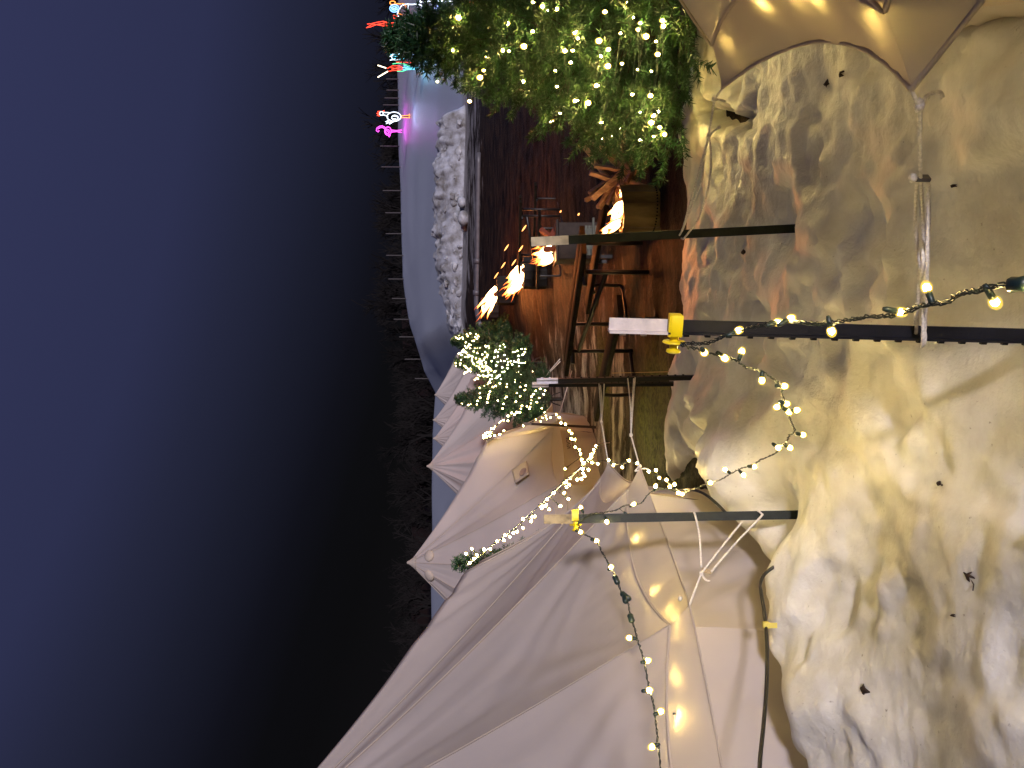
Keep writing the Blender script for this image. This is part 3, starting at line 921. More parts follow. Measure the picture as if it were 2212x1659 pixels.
guy_rope('white rope with a wooden slider from the large tent hem to the post beside it',
         [[tipC, kC], [P(1515, 1225, 2.98), P(1511, 1160, 3.0), P(1503, 1118, 3.0), P(1499, 1106, 3.0)], [kC, P(1560, 1180, 2.99), P(1603, 1127, 3.0)],
          [P(1536, 1235, 2.98), P(1590, 1172, 2.99), P(1642, 1118, 3.0), P(1645, 1110, 3.0), P(1637, 1103, 3.02)], [kC, P(1524, 1252, 2.96), P(1534, 1255, 2.96)]], .0042,
         [(kC, .010), (P(1469, 1293, dC), .011)], (P(1517, 1231, 2.98), P(1536, 1236, 2.98), MT['slider_wood'], .008))
# ropes of the farther tents
Pp = s2[0][1](0.0)
print('P tip', px_of(Pp))
g3 = G(1236, 800)
guy_rope('thin rope from the tent with the vent to the ground beyond the picnic table', [[Pp, g3]], .006, [(Pp, .03)])
pA = P(1106, 888, 14.8); gA = G(1211, 780)
guy_rope('yellowish double rope crossing in front of the small decorated fir', [[pA, gA], [P(1112, 890, 14.8), gA + Vector((.05, 0, 0))]], .007)
pA = P(1068, 812, 20.5); gA = G(1142, 748)
guy_rope('thin rope running beside the tree thick with lights', [[pA, gA]], .007)

# ------------------------------------------------------------------ string lights
bulb_me = {}
def halo_mat():  # added shell: the bulb's yellow halo of light drawn as glowing geometry
    m = bpy.data.materials.new('bulb_halo_shell'); m.use_nodes = True
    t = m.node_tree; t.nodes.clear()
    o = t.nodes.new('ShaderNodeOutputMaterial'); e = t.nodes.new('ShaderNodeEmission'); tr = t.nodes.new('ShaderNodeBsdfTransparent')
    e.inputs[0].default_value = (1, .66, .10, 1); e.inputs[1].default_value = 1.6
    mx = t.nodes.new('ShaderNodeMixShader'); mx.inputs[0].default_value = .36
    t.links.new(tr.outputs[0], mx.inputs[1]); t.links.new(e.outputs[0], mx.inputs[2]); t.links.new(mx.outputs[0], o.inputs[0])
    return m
MT['halo'] = halo_mat()
def bulb_mesh(r, key):
    k = (round(r, 4), key)
    if k not in bulb_me:
        b = MB(); b.ico((0, 0, 0), r * .92, 2, 0, (1, 1, 1.25)); b.ico((0, 0, r * .2), r * 1.55, 2, 1, (1, 1, 1.25)); bulb_me[k] = b.mesh('bulb', [MT[key], MT['halo']])
    return bulb_me[k]

def twist(path, r, off, n=2, pitch=.03, seed=0):
    b = []
    L = 0; prev = path[0]
    seg = []
    for p in path:
        L += (p - prev).length; prev = p; seg.append(L)
    for s in range(n):
        pts = []
        for i, p in enumerate(path):
            t = (path[min(i + 1, len(path) - 1)] - path[max(0, i - 1)]).normalized()
            a = t.orthogonal().normalized(); c = t.cross(a)
            an = seg[i] / pitch * 2 * math.pi + s * 2 * math.pi / n + seed
            o = off * (1 + .8 * noise.noise((seg[i] * 9, s * 3, seed)))
            pts.append(p + (a * math.cos(an) + c * math.sin(an)) * o)
        b.append(pts)
    return b

def string_lights(name, label, paths, bulbs, r_bulb=.0055, key='bulb', r_wire=.0016, strands=2, sock=.022, fine=14, group='warm white light strings', off=.0022, plugs=(), wob=.004):
    """paths: lists of world points for the wire; bulbs: (anchor point on wire, bulb point)"""
    root = thing(name, paths[0][0], label, 'string lights', group)
    wmb = MB(); allp = []
    for pi, pts in enumerate(paths):
        pp = rope_pts(pts, fine, wob)
        allp += pp
        if strands > 1:
            for st in twist(pp, r_wire, off, strands, .05, pi): wmb.tube(st, r_wire, 5, False)
        else: wmb.tube(pp, r_wire, 5, False)
    me = bulb_mesh(r_bulb, key)
    sm = MB(); sm.tube([(0, 0, -sock - r_bulb * .7), (0, 0, -sock * .75 - r_bulb * .7), (0, 0, -r_bulb * .7)], [r_bulb * .55, r_bulb * .85, r_bulb * .9], 8)
    sme = sm.mesh('socket', MT['socket'])
    for q in bulbs:
        q = Vector(q)
        a = min(allp, key=lambda p: (p - q).length_squared)
        d = (q - a)
        if d.length < sock * .6 or d.length > sock * 4: d = (d + Vector((0, 0, -.5 * sock)) + Vector((random.uniform(-1, 1), random.uniform(-.4, .4), random.uniform(-1, 1))) * sock * .3)
        d.normalize()
        b0 = q - d * (sock + r_bulb * .7)
        if sock > 0 and (b0 - a).length < .25: wmb.tube([a, (a + b0) / 2 + Vector((0, 0, .002)), b0], r_wire * .9, 5, False)
        o = bpy.data.objects.new('bulb', me); COL.objects.link(o); o.parent = root
        o.location = q - root.location
        o.rotation_euler = d.to_track_quat('Z', 'Y').to_euler()
        if sock > 0:
            sk = bpy.data.objects.new('socket', sme); COL.objects.link(sk); sk.parent = o
    for (a, b) in plugs:
        d = b - a; pm = MB()
        pm.tube([a, a + d * .15, a + d * .5, a + d * .85, b], [.006, .0105, .0095, .0105, .006], 8)
        pm.build('plug', MT['socket'], root)
    wmb.build('wire', MT['wire'], root)
    return root

# string R: from the closest post out of the picture
PR_ = [(1470, 742, 1.66), (1500, 742, 1.64), (1527, 741, 1.62), (1555, 730, 1.58), (1590, 716, 1.54), (1640, 703, 1.48), (1680, 694, 1.44), (1720, 696, 1.40), (1775, 699, 1.35), (1830, 691, 1.29), (1880, 684, 1.24), (1930, 681, 1.19), (1965, 668, 1.155), (2010, 657, 1.11), (2045, 652, 1.08), (2075, 634, 1.05), (2115, 627, 1.01), (2150, 617, .985), (2212, 612, .95), (2300, 605, .90), (2420, 560, .86)]
def pz(lst): return [P(*q) for q in lst]
BR = [(1595, 714, 1.535), (1679, 696, 1.44), (1708, 688, 1.41), (1796, 715, 1.33), (1945, 674, 1.175), (2002, 622, 1.11), (2149, 652, 1.0), (2250, 640, .93), (2330, 570, .89)]
string_lights('light_string', 'dark twisted light string drooping from the closest post past the slider rope', [pz(PR_)], pz(BR), .0056, 'bulb', .0014, 3, .024, 10, off=.0028,
              plugs=[(P(2178, 616, .972), P(2222, 612, .945))], wob=.003)
# string L: from the closest post along the snow to the tent corner and the post beside the large tent
PL_ = [(1470, 746, 1.66), (1500, 752, 1.70), (1530, 762, 1.75), (1562, 771, 1.80), (1585, 776, 1.85), (1610, 792, 1.91), (1640, 800, 1.97), (1662, 812, 2.02), (1684, 832, 2.08), (1690, 855, 2.13), (1700, 880, 2.18), (1706, 905, 2.24), (1716, 930, 2.30), (1705, 940, 2.34), (1698, 955, 2.38), (1686, 962, 2.42), (1676, 978, 2.47), (1640, 995, 2.58), (1626, 1004, 2.64), (1600, 1012, 2.73), (1580, 1022, 2.80), (1556, 1036, 2.90), (1532, 1043, 3.0), (1500, 1056, 3.12), (1472, 1064, 3.2), (1440, 1056, 3.25), (1416, 1058, 3.25), (1400, 1068, 3.22), (1387, 1085, 3.18), (1370, 1090, 3.14), (1350, 1092, 3.10), (1330, 1102, 3.06), (1300, 1108, 3.03), (1270, 1112, 3.0), (1249, 1128, 2.99)]
BL = [(1521, 761, 1.74), (1565, 773, 1.80), (1602, 760, 1.88), (1646, 821, 1.98), (1694, 834, 2.08), (1679, 879, 2.17), (1699, 872, 2.16), (1704, 890, 2.2), (1721, 886, 2.19), (1734, 939, 2.32), (1681, 967, 2.42), (1706, 967, 2.40), (1629, 1008, 2.64), (1567, 1015, 2.82), (1606, 1026, 2.74), (1534, 1043, 2.98), (1474, 1067, 3.18), (1466, 1065, 3.18), (1416, 1050, 3.24), (1369, 1089, 3.13), (1358, 1114, 3.06), (1311, 1127, 3.0), (1255, 1097, 3.02), (1447, 1051, 3.22)]
string_lights('light_string', 'light string sagging low over the snow from the closest post to the large tent', [pz(PL_)], pz(BL), .0068, 'bulb', .0015, 2, .020, 8)
# string across the tent corner tips
PC_ = [(1290, 1000, 4.7), (1302, 994, 4.7), (1320, 1000, 4.6), (1344, 1003, 4.4), (1358, 998, 4.2), (1376, 1001, 4.1), (1395, 1012, 4.0), (1416, 1018, 3.9), (1423, 1030, 3.8), (1438, 1040, 3.7), (1452, 1050, 3.6), (1472, 1066, 3.45)]
BC = [(1315, 994, 4.6), (1325, 1005, 4.55), (1344, 1009, 4.4), (1358, 995, 4.2), (1376, 1001, 4.1), (1401, 1018, 4.0), (1416, 1016, 3.9), (1424, 1032, 3.8), (1439, 1037, 3.7), (1457, 1046, 3.55)]
string_lights('light_string', 'short light string hung round the two tips of the large tent corner', [pz(PC_)], pz(BC), .0065, 'bulb', .0022, 1, .022, 8)
# string from the post beside the large tent along its roof and out of the picture
PD_ = [(1249, 1130, 2.99), (1255, 1148, 2.94), (1270, 1158, 2.9), (1288, 1168, 2.86), (1300, 1192, 2.8), (1312, 1212, 2.75), (1318, 1226, 2.72), (1331, 1245, 2.68), (1338, 1268, 2.64), (1345, 1284, 2.6), (1355, 1295, 2.58), (1362, 1330, 2.5), (1372, 1360, 2.45), (1377, 1382, 2.4), (1386, 1410, 2.36), (1392, 1430, 2.32), (1400, 1475, 2.26), (1408, 1505, 2.2), (1415, 1542, 2.15), (1421, 1600, 2.08), (1427, 1660, 2.0), (1432, 1740, 1.9), (1440, 1860, 1.8)]
BD = [(1254, 1149, 2.94), (1288, 1168, 2.86), (1320, 1225, 2.71), (1360, 1378, 2.41), (1399, 1427, 2.32), (1402, 1491, 2.22), (1427, 1537, 2.15), (1409, 1613, 2.07), (1420, 1730, 1.9)]
string_lights('light_string', 'light string with dark plugs hanging in front of the large tent roof', [pz(PD_)], pz(BD), .0068, 'bulb', .0016, 2, .018, 8,
              plugs=[(P(1327, 1243, 2.68), P(1335, 1262, 2.66)), (P(1341, 1280, 2.6), P(1362, 1296, 2.58)), (P(1348, 1283, 2.6), P(1352, 1302, 2.56)), (P(1360, 1326, 2.5), P(1366, 1345, 2.48))])
# string along the guy rope rising behind the large tent
b6 = [(920, 1505), (1025, 1525), (1035, 1475), (1070, 1470), (1145, 1345), (1160, 1365), (1205, 1335), (1225, 1255), (1310, 1175), (1250, 1380), (1390, 1337), (1495, 1250), (1445, 1170), (1470, 1100), (1465, 1037), (1510, 1067), (1605, 1005), (1660, 1000), (1700, 960), (1680, 925), (1680, 870), (1750, 880), (1790, 790), (1865, 805), (1690, 790), (1665, 755), (1780, 715), (1788, 688), (1820, 635), (1850, 585)]
b6b = [(835, 160), (775, 178), (740, 165), (760, 155), (700, 215), (680, 240), (640, 232), (640, 275), (610, 293), (590, 300), (570, 320), (545, 313), (540, 340), (505, 345), (470, 385), (437, 388), (400, 415), (385, 435), (362, 457), (345, 410), (375, 385)]
BE = [P(972 + .1709 * a, 864 + .1709 * b, 7.0) for a, b in b6] + [P(864.1 + .41505 * a, 1026.1 + .41505 * b, 7.0) for a, b in b6b]
string_lights('light_string', 'light string wound along the rope that climbs behind the large tent',
              [[P(1016, 1214, 7.0), P(1060, 1180, 7.0), P(1119, 1134, 7.0), P(1165, 1092, 7.0), P(1205, 1052, 7.0), P(1240, 1020, 7.0), P(1272, 994, 7.0), P(1290, 966, 7.0)]], BE, .0105, 'bulb', .004, 1, .02, 8)
guy_rope('white rope climbing behind the large tent and wound with lights', [[P(1119, 1134, 7.03), P(1232, 1030, 7.03)], [P(1232, 1030, 7.03), P(1284, 984, 7.03)], [P(1230, 1034, 7.03), P(1280, 982, 7.03)], [P(1119, 1134, 7.03), P(1008, 1222, 7.03)], [P(1282, 983, 7.03), P(1292, 962, 7.05), G(1318, 956)]], .006, [(P(1232, 1032, 7.03), .02)])
# strings on the tent with the vent
c6b = lambda a, b, d: P(972 + .1709 * a, 864 + .1709 * b, d)
BF = [(1340, 185, 9.6), (1380, 220, 9.5), (1405, 290, 9.4), (1460, 308, 9.3), (1505, 388, 9.2), (1540, 425, 9.1), (1535, 492, 9.0), (1578, 503, 9.0), (1585, 595, 8.9), (1635, 632, 8.8), (1648, 680, 8.8), (1670, 755, 8.7), (1458, 868, 8.8), (1498, 1250, 8.4)]
string_lights('light_string', 'light string draped down the lettered tent wall', [[c6b(*q) for q in ((1330, 180, 9.6), (1400, 230, 9.5), (1470, 330, 9.3), (1540, 450, 9.1), (1600, 590, 8.9), (1635, 640, 8.8), (1640, 700, 8.8), (1670, 770, 8.7), (1700, 810, 8.6))]], [c6b(*q) for q in BF], .0115, 'bulb_mid', .005, 1, .02, 8)
BG = [(430, 475), (425, 450), (450, 428), (475, 410), (515, 407), (465, 465), (505, 453), (565, 447), (630, 433), (680, 393), (922, 323), (525, 360), (555, 360), (573, 335), (632, 287), (655, 270), (677, 257), (732, 263), (732, 203), (815, 182), (778, 163), (843, 155), (880, 155), (1080, 250), (1140, 270), (1165, 230), (1215, 240), (1210, 205), (1265, 222)]
string_lights('light_string', 'light string looping over the shoulder of the tent with the vent', [[c6b(*q) for q in ((880, 150, 13.2), (800, 170, 13), (735, 215, 12.8), (650, 280, 12.4), (560, 350, 12.0), (480, 405, 11.6), (425, 460, 11.2), (480, 470, 10.9), (560, 450, 10.7), (640, 430, 10.6), (690, 395, 10.5), (800, 360, 10.4), (925, 320, 10.3), (1080, 260, 10.3), (1210, 230, 10.2), (1330, 180, 10.0))]],
              [c6b(a, b, 12.6 if (b < 380 and a < 900) else 10.6) for a, b in BG], .0125, 'bulb_mid', .005, 1, .02, 8)
# strings tucked under the tent hems (seen glowing through the canvas)
def hem_string(seams, ks, label, rnd, per=5, off=(-.035, .0)):
    pts, bl = [], []
    for k in ks:
        sp_, hp_, ow = seams[k]
        for j in range(per):
            s = (j + .5) / per + rnd.uniform(-.06, .06)
            q = sp_(s).lerp(hp_(s), .06) + Vector((0, 0, -.028)) - ow * rnd.uniform(-.01, .05)
            pts.append(q); bl.append(q + Vector((0, 0, -.006)))
    string_lights('light_string', label, [pts], bl, .0055, 'bulb', .0016, 1, .018, 6)
hem_string(s1, [11, 12], 'light string tucked under the large tent hem, glowing through the canvas', random.Random(2), 14)
hem_string(s0, [11, 0, 1, 2], 'light string tucked under the overhanging tent hem, glowing through the canvas', random.Random(4), 9)

# string hung inside the overhanging tent, lighting its canvas from within
rr = random.Random(9)
ip = [TENT0 + Vector((math.cos(a) * 1.45, math.sin(a) * 1.45, 1.12 + .05 * math.sin(3 * a))) for a in [R_(95 + 9.5 * k) for k in range(15)]]
string_lights('light_string', 'light string hung inside the overhanging tent, lighting its canvas from within', [ip], [p + Vector((0, 0, -.03)) for p in ip], .0115, 'bulb', .0016, 1, .018, 6)

# ------------------------------------------------------------------ decorated firs
def fir(name, base, H, Rb, label, seed, n_br=230, sprigs=9, need=11, nl=.026, nw=.0032, clear=.12, lean=(0, 0), stand=False, sub_scale=1.0, droop=.10, rise=.10):
    rr = random.Random(seed)
    rn = np.random.default_rng(seed)
    base = Vector(base)
    root = thing(name, base, label, 'Christmas tree', 'firs strung with lights')
    top = base + Vector((lean[0], lean[1], H))
    tr = MB(); tr.tube([base + Vector((0, 0, -.02)), base.lerp(top, .5), top], [.035 * H / 1.8, .022 * H / 1.8, .004], 8)
    V, lines = [], []
    tw = MB()
    tips = []
    for i in range(n_br):
        u = ((i + .5) / n_br) ** 1.15          # 0 bottom .. 1 top
        z = clear + (1 - clear) * u
        an = i * 2.399 + rr.uniform(-.3, .3)
        Lb = Rb * (1 - u) ** .85 * rr.uniform(.72, 1.08) + .05 * H / 1.8
        o = base.lerp(top, z * .985)
        dirv = Vector((math.cos(an), math.sin(an), rise + .75 * u + rr.uniform(-.12, .12))).normalized()
        side = dirv.cross(Vector((0, 0, 1))).normalized()
        pts = []
        for q in range(6):
            t = q / 5
            pts.append(o + dirv * (Lb * t) + Vector((0, 0, -droop * Lb * math.sin(math.pi * t * .9) + .06 * Lb * t * t)))
        tw.tube(pts, [.006 * H / 1.8 * (1 - .8 * q / 5) for q in range(6)], 4, False)
        lines.append((pts[0].lerp(pts[-1], .25), pts[-1]))
        nsp = max(3, int(sprigs * Lb / Rb + 3))
        for s in range(nsp):
            t = .18 + .8 * (s + .5) / nsp
            fi = t * 5; a = pts[int(fi)].lerp(pts[min(5, int(fi) + 1)], fi - int(fi))
            sgn = 1 if s % 2 else -1
            ls = (.40 * Lb * (1 - .55 * t) + .035) * rr.uniform(.8, 1.2)
            d2 = (dirv * rr.uniform(.55, .85) + side * sgn * rr.uniform(.6, .95) + Vector((0, 0, rr.uniform(-.22, .22)))).normalized()
            b = a + d2 * ls + Vector((0, 0, -.06 * ls))
            lines.append((a, b)); tips.append(b)
            if rr.random() < .5:
                c_ = a.lerp(b, .55); d3 = (d2 + side * -sgn * .7 + Vector((0, 0, rr.uniform(-.4, .4)))).normalized()
                lines.append((c_, c_ + d3 * ls * .5))
        tips.append(pts[-1])
    for q in range(5):
        an = q * 1.3; a = top - Vector((0, 0, .09 * H / 1.8))
        lines.append((a, top + Vector((math.cos(an) * .03, math.sin(an) * .03, .03))))
    # needles along every twig
    A = np.array([tuple(a) for a, b in lines]); B = np.array([tuple(b) for a, b in lines])
    Ls = np.linalg.norm(B - A, axis=1)
    cnt = np.maximum(6, (Ls / .10 * need * 2.2 * sub_scale).astype(int))
    idx = np.repeat(np.arange(len(lines)), cnt)
    t = rn.random(len(idx))
    Pn = A[idx] + (B[idx] - A[idx]) * t[:, None]
    D = (B - A) / Ls[:, None]
    D = D[idx]
    rv = rn.normal(size=(len(idx), 3)); rv[:, 2] *= .55
    rv -= D * np.sum(rv * D, 1)[:, None]; rv /= np.linalg.norm(rv, axis=1)[:, None] + 1e-9
    nd = D * rn.uniform(.45, .9, len(idx))[:, None] + rv * .85
    nd /= np.linalg.norm(nd, axis=1)[:, None]
    ln = nl * rn.uniform(.7, 1.2, len(idx))[:, None]
    wv = np.cross(nd, rn.normal(size=(len(idx), 3))); wv /= np.linalg.norm(wv, axis=1)[:, None] + 1e-9
    wv *= nw / 2
    v = np.stack([Pn - wv, Pn + wv, Pn + nd * ln * .75 + wv * .8, Pn + nd * ln, ], 1)
    v = np.stack([Pn - wv, Pn + wv, Pn + nd * ln + wv * .25, Pn + nd * ln - wv * .25], 1).reshape(-1, 3).astype(np.float32)
    me = bpy.data.meshes.new('crown')
    nq = len(idx)
    me.vertices.add(nq * 4); me.vertices.foreach_set('co', v.reshape(-1))
    me.loops.add(nq * 4); me.loops.foreach_set('vertex_index', np.arange(nq * 4, dtype=np.int32))
    me.polygons.add(nq); me.polygons.foreach_set('loop_start', np.arange(0, nq * 4, 4, dtype=np.int32))
    me.update(calc_edges=True)
    me.materials.append(MT['needles'])
    link_mesh('crown', me, root)
    trn = tr.build('trunk', MT['bark'], root)
    tw.build('limb', MT['bark'], trn)
    if stand:
        sb = MB()
        for a in (0.5, 2.6, 4.7):
            sb.tube([base + Vector((0, 0, .22)), base + Vector((math.cos(a) * .10, math.sin(a) * .10, .12)), base + Vector((math.cos(a) * .16, math.sin(a) * .16, -.05))], .011, 6)
        sb.tube([base + Vector((0, 0, -.04)), base + Vector((0, 0, .25))], .022, 6)
        sb.build('stand', MT['black_tube'], root)
    return root, tips

def tree_light_string(label, pts, key, r, base, wire=.002, maxpart=100, vary=False):
    root = thing('tree_lights', base, label, 'string lights', 'light strings on the firs')
    me = bulb_mesh(r, key)
    big = pts[:maxpart]; rest = pts[maxpart:]
    for i, q in enumerate(big):
        o = bpy.data.objects.new('bulb', me if not vary else bulb_mesh(r * (1.25, .6, .9, .5, 1.0, .7)[i % 6], key)); COL.objects.link(o); o.parent = root; o.location = Vector(q) - root.location
    if rest:
        b = MB()
        for q in rest: b.ico(q, r, 1)
        tag(b.build('bulb_cluster', MT[key], root), None, None, None, 'stuff')
    wb = MB()
    rest_pts = sorted(pts, key=lambda p: p.z)
    for i in range(0, len(rest_pts) - 1):
        a, b2 = rest_pts[i], rest_pts[i + 1]
        wb.tube([a, (a + b2) / 2 + Vector((0, 0, -.02)), b2], wire, 4, False)
    if wb.v: wb.build('wire', MT['wire'], root)

# big fir beside the overhanging tent: base in the snow edge
bbase = G(1530, 68); bbase.z = .0
big, tips = fir('christmas_fir', bbase, 1.86, .78, 'tall bushy fir with scattered warm lights beside the overhanging tent', 11, 200, 6, 16, .044, .0076, .06, lean=(-.06, 0), droop=.05, rise=.22)
bl_c1 = [(685, 112), (1157, 15), (1217, 40), (1252, 62), (1305, 56), (1155, 198), (1100, 293), (1005, 323), (965, 318), (862, 358), (648, 315), (845, 445), (822, 490), (553, 516), (1093, 515), (1297, 447), (1358, 322), (1408, 320), (1425, 203), (1440, 243), (1612, 75), (1790, 110), (1758, 20), (1835, 145), (1872, 230), (1935, 262), (1975, 130), (2103, 148), (1945, 343), (1720, 402), (1630, 418), (1585, 355), (1633, 312), (1818, 440), (1560, 540), (1785, 597), (1505, 650), (1445, 637), (1423, 637), (1328, 715), (1275, 768), (1590, 775), (1665, 860), (1592, 873), (1710, 812), (1835, 710), (1918, 730), (1950, 705), (1905, 775), (1920, 862), (1958, 805), (1842, 945), (1900, 605), (1835, 885), (1985, 850), (1308, 547), (757, 640), (675, 525), (1980, 165), (1395, 395), (1575, 258), (1710, 210), (1935, 672), (1905, 450), (995, 148), (1820, 187)]
def on_tree(X, Y, base, H, Rb, lean):
    """front of the cone under the pixel"""
    dv = P(X, Y, 1.0) - CAM
    t = 1.5; best = None; bd = 9
    while t < 30:
        p = CAM + dv * t
        u = (p.z - base.z) / H
        cx_, cy_ = base.x + lean * u, base.y
        r = math.hypot(p.x - cx_, p.y - cy_)
        Rr = Rb * max(0, 1 - u) ** .85 * .93 + .03
        if r - Rr < bd: bd = r - Rr; best = p.copy()
        if r <= Rr: return p
        t += .01
    return best
pts = [on_tree(756 + .3418 * a, .3418 * b, bbase, 1.86, .78, -.06) for a, b in bl_c1]
rr = random.Random(8)
for q in range(8):
    u = rr.uniform(.08, .8); an = rr.uniform(0, 2 * math.pi); r = .8 * .78 * (1 - u)
    pts.append(bbase + Vector((r * math.cos(an) - .06 * u, r * math.sin(an), u * 1.86)))
tree_light_string('warm lights wound through the tall fir beside the overhanging tent', pts, 'bulb_tree', .0088, bbase, .0018, vary=True)

tb = G(1211, 862)
HB = (tb.y / F) * (1208 - 982)
fir('christmas_fir', tb, HB, HB * .33, 'small fir with a few lights behind the pale tipped posts', 21, 150, 6, 8, .045, .010, .14, stand=True)
c5 = [(700, 1040), (705, 1130), (708, 1205), (665, 1257), (648, 1318), (410, 1310), (510, 1328), (555, 1312), (825, 1285), (840, 1195), (835, 1225), (850, 1155), (870, 1105), (920, 1030), (965, 1010), (1000, 1253), (1097, 1308), (1080, 1385), (1120, 1215), (1145, 1190), (1150, 1030), (1150, 980), (1315, 1130), (1370, 1183), (1370, 1028), (1450, 1078), (1465, 1005), (1400, 1340), (1385, 1390), (1485, 1350), (1535, 1360), (1525, 1392), (1550, 1300), (1555, 1250), (1645, 1280), (1685, 1210), (1760, 1150), (1785, 1088), (1730, 1380), (1780, 1450), (1795, 1510), (1630, 1095), (1590, 1147), (1705, 1062), (1560, 1190), (830, 985), (780, 1010), (850, 955), (875, 955), (1310, 1445), (1365, 1447), (1275, 1485), (1230, 1458), (1300, 1270), (1035, 970)]
pts = [on_tree(945.1 + .1302 * a, 702 + .1302 * b, tb, HB, HB * .36, 0) for a, b in c5]
tree_light_string('sparse warm lights on the small fir behind the pale tipped posts', pts, 'bulb_far', .0105, tb, .004)

ta = G(1172, 783)
HA = (ta.y / F) * (1172 - 985)
fir('christmas_fir', ta, HA, HA * .36, 'fir thickly wrapped with glittering lights before the farthest tents', 31, 150, 6, 8, .055, .013, .16, stand=True)
ta2 = G(1118, 738)
HA2 = (ta2.y / F) * (1118 - 977)
fir('christmas_fir', ta2, HA2, HA2 * .40, 'slender glittering fir just behind the thickly wrapped fir', 33, 110, 5, 8, .065, .016, .12)
c5a = [(245, 230), (270, 210), (300, 200), (320, 215), (345, 180), (370, 170), (375, 215), (420, 230), (355, 235), (330, 225), (415, 205), (485, 155), (545, 140), (500, 185), (640, 155), (680, 160), (670, 180), (655, 215), (690, 190), (625, 205), (580, 265), (605, 260), (470, 290), (650, 230)]
c5b = [(525, 320), (545, 330), (505, 355), (540, 385), (480, 380), (460, 350), (430, 410), (620, 390), (660, 385), (700, 380), (795, 345), (805, 365), (845, 350), (860, 385), (410, 440), (375, 465), (350, 475), (400, 500), (440, 450), (465, 440), (490, 455), (515, 455), (480, 475), (500, 490), (530, 490), (450, 510), (460, 530), (545, 510), (505, 530), (530, 520), (580, 525), (600, 440), (635, 550), (660, 470), (745, 490), (830, 495), (820, 530), (785, 540), (790, 450), (315, 600), (300, 635), (300, 675), (375, 665), (380, 640), (390, 580), (440, 670), (465, 690), (480, 710), (590, 630), (575, 570), (570, 590), (605, 650), (630, 655), (645, 675), (665, 620), (690, 600), (700, 570), (730, 600), (715, 625), (705, 650), (735, 650), (760, 695), (770, 575), (800, 625), (800, 675), (825, 695), (810, 720), (860, 715), (880, 740), (745, 690), (700, 725), (735, 765), (770, 765), (805, 750), (830, 750), (840, 785), (890, 750), (960, 765), (940, 780), (680, 690), (500, 720), (520, 745), (545, 720), (570, 730), (545, 770), (500, 770), (475, 785), (445, 805), (460, 780), (620, 910), (650, 880), (680, 900), (665, 890), (700, 850), (680, 830), (720, 840), (755, 825), (765, 850), (800, 850), (830, 855), (850, 830), (890, 825), (905, 850), (875, 905), (900, 890), (945, 885), (980, 880), (1020, 850), (1030, 830), (970, 840), (1045, 900), (995, 855), (970, 420), (955, 445), (1005, 445), (1040, 350), (1100, 325), (1030, 405), (1120, 365), (1060, 410), (1110, 500), (1000, 520), (945, 540), (900, 600), (1000, 610), (1050, 595), (1110, 600), (1160, 565), (1175, 615), (1215, 600), (1240, 655), (1165, 660), (1270, 605), (1300, 615), (1340, 575), (1345, 620), (1395, 630), (1440, 625), (1350, 685), (975, 675), (1075, 705), (1160, 720), (1110, 775), (1080, 775), (1245, 450), (1280, 445), (1325, 430), (1345, 510), (1395, 395), (1455, 400), (1450, 450), (1425, 480), (1410, 495), (1575, 770), (1635, 795), (1340, 775), (1310, 860), (1320, 790), (1380, 825), (1290, 910), (1285, 945), (1375, 940)]
tree_light_string('glittering lights on the slender fir behind the wrapped fir', [on_tree(945.1 + .1302 * a, 702 + .1302 * b, ta2, HA2, HA2 * .44, 0) for a, b in c5a], 'bulb_far', .0105, ta2, .005)
tree_light_string('glittering lights wrapped thickly round the fir before the farthest tents', [on_tree(945.1 + .1302 * a, 702 + .1302 * b, ta, HA, HA * .46, 0) for a, b in c5b], 'bulb_far', .0095, ta, .005)
tcb = P(1240, 1206, 7.6); tcb.z = zg(tcb.x, tcb.y)
fir('christmas_fir', tcb, P(983, 1214, 7.6).z - tcb.z, .34, 'fir top peeping over the large tent roof', 41, 120, 6, 9, .038, .007, .12, lean=(-.05, 0))

# ------------------------------------------------------------------ fire pits and flames
def flame_mat():
    m = bpy.data.materials.new('flame'); m.use_nodes = True
    t = m.node_tree; t.nodes.clear()
    o = t.nodes.new('ShaderNodeOutputMaterial'); e = t.nodes.new('ShaderNodeEmission')
    at = t.nodes.new('ShaderNodeAttribute'); at.attribute_name = 'burn'
    r = t.nodes.new('ShaderNodeValToRGB')
    r.color_ramp.elements[0].position = 0; r.color_ramp.elements[0].color = (1, .10, .012, 1)
    r.color_ramp.elements[1].position = 1; r.color_ramp.elements[1].color = (1, .62, .26, 1)
    x = r.color_ramp.elements.new(.45); x.color = (1, .30, .05, 1)
    mr = t.nodes.new('ShaderNodeMapRange'); mr.inputs[3].default_value = 2.0; mr.inputs[4].default_value = 17
    t.links.new(at.outputs['Fac'], r.inputs[0]); t.links.new(r.outputs[0], e.inputs[0])
    t.links.new(at.outputs['Fac'], mr.inputs[0]); t.links.new(mr.outputs[0], e.inputs[1])
    tr = t.nodes.new('ShaderNodeBsdfTransparent'); ms = t.nodes.new('ShaderNodeMixShader')
    op = t.nodes.new('ShaderNodeMapRange'); op.inputs[1].default_value = .1; op.inputs[2].default_value = .7; op.inputs[3].default_value = .18; op.inputs[4].default_value = .95
    t.links.new(at.outputs['Fac'], op.inputs[0]); t.links.new(op.outputs[0], ms.inputs[0])
    t.links.new(tr.outputs[0], ms.inputs[1]); t.links.new(e.outputs[0], ms.inputs[2]); t.links.new(ms.outputs[0], o.inputs[0])
    return m
MT['flame'] = flame_mat()

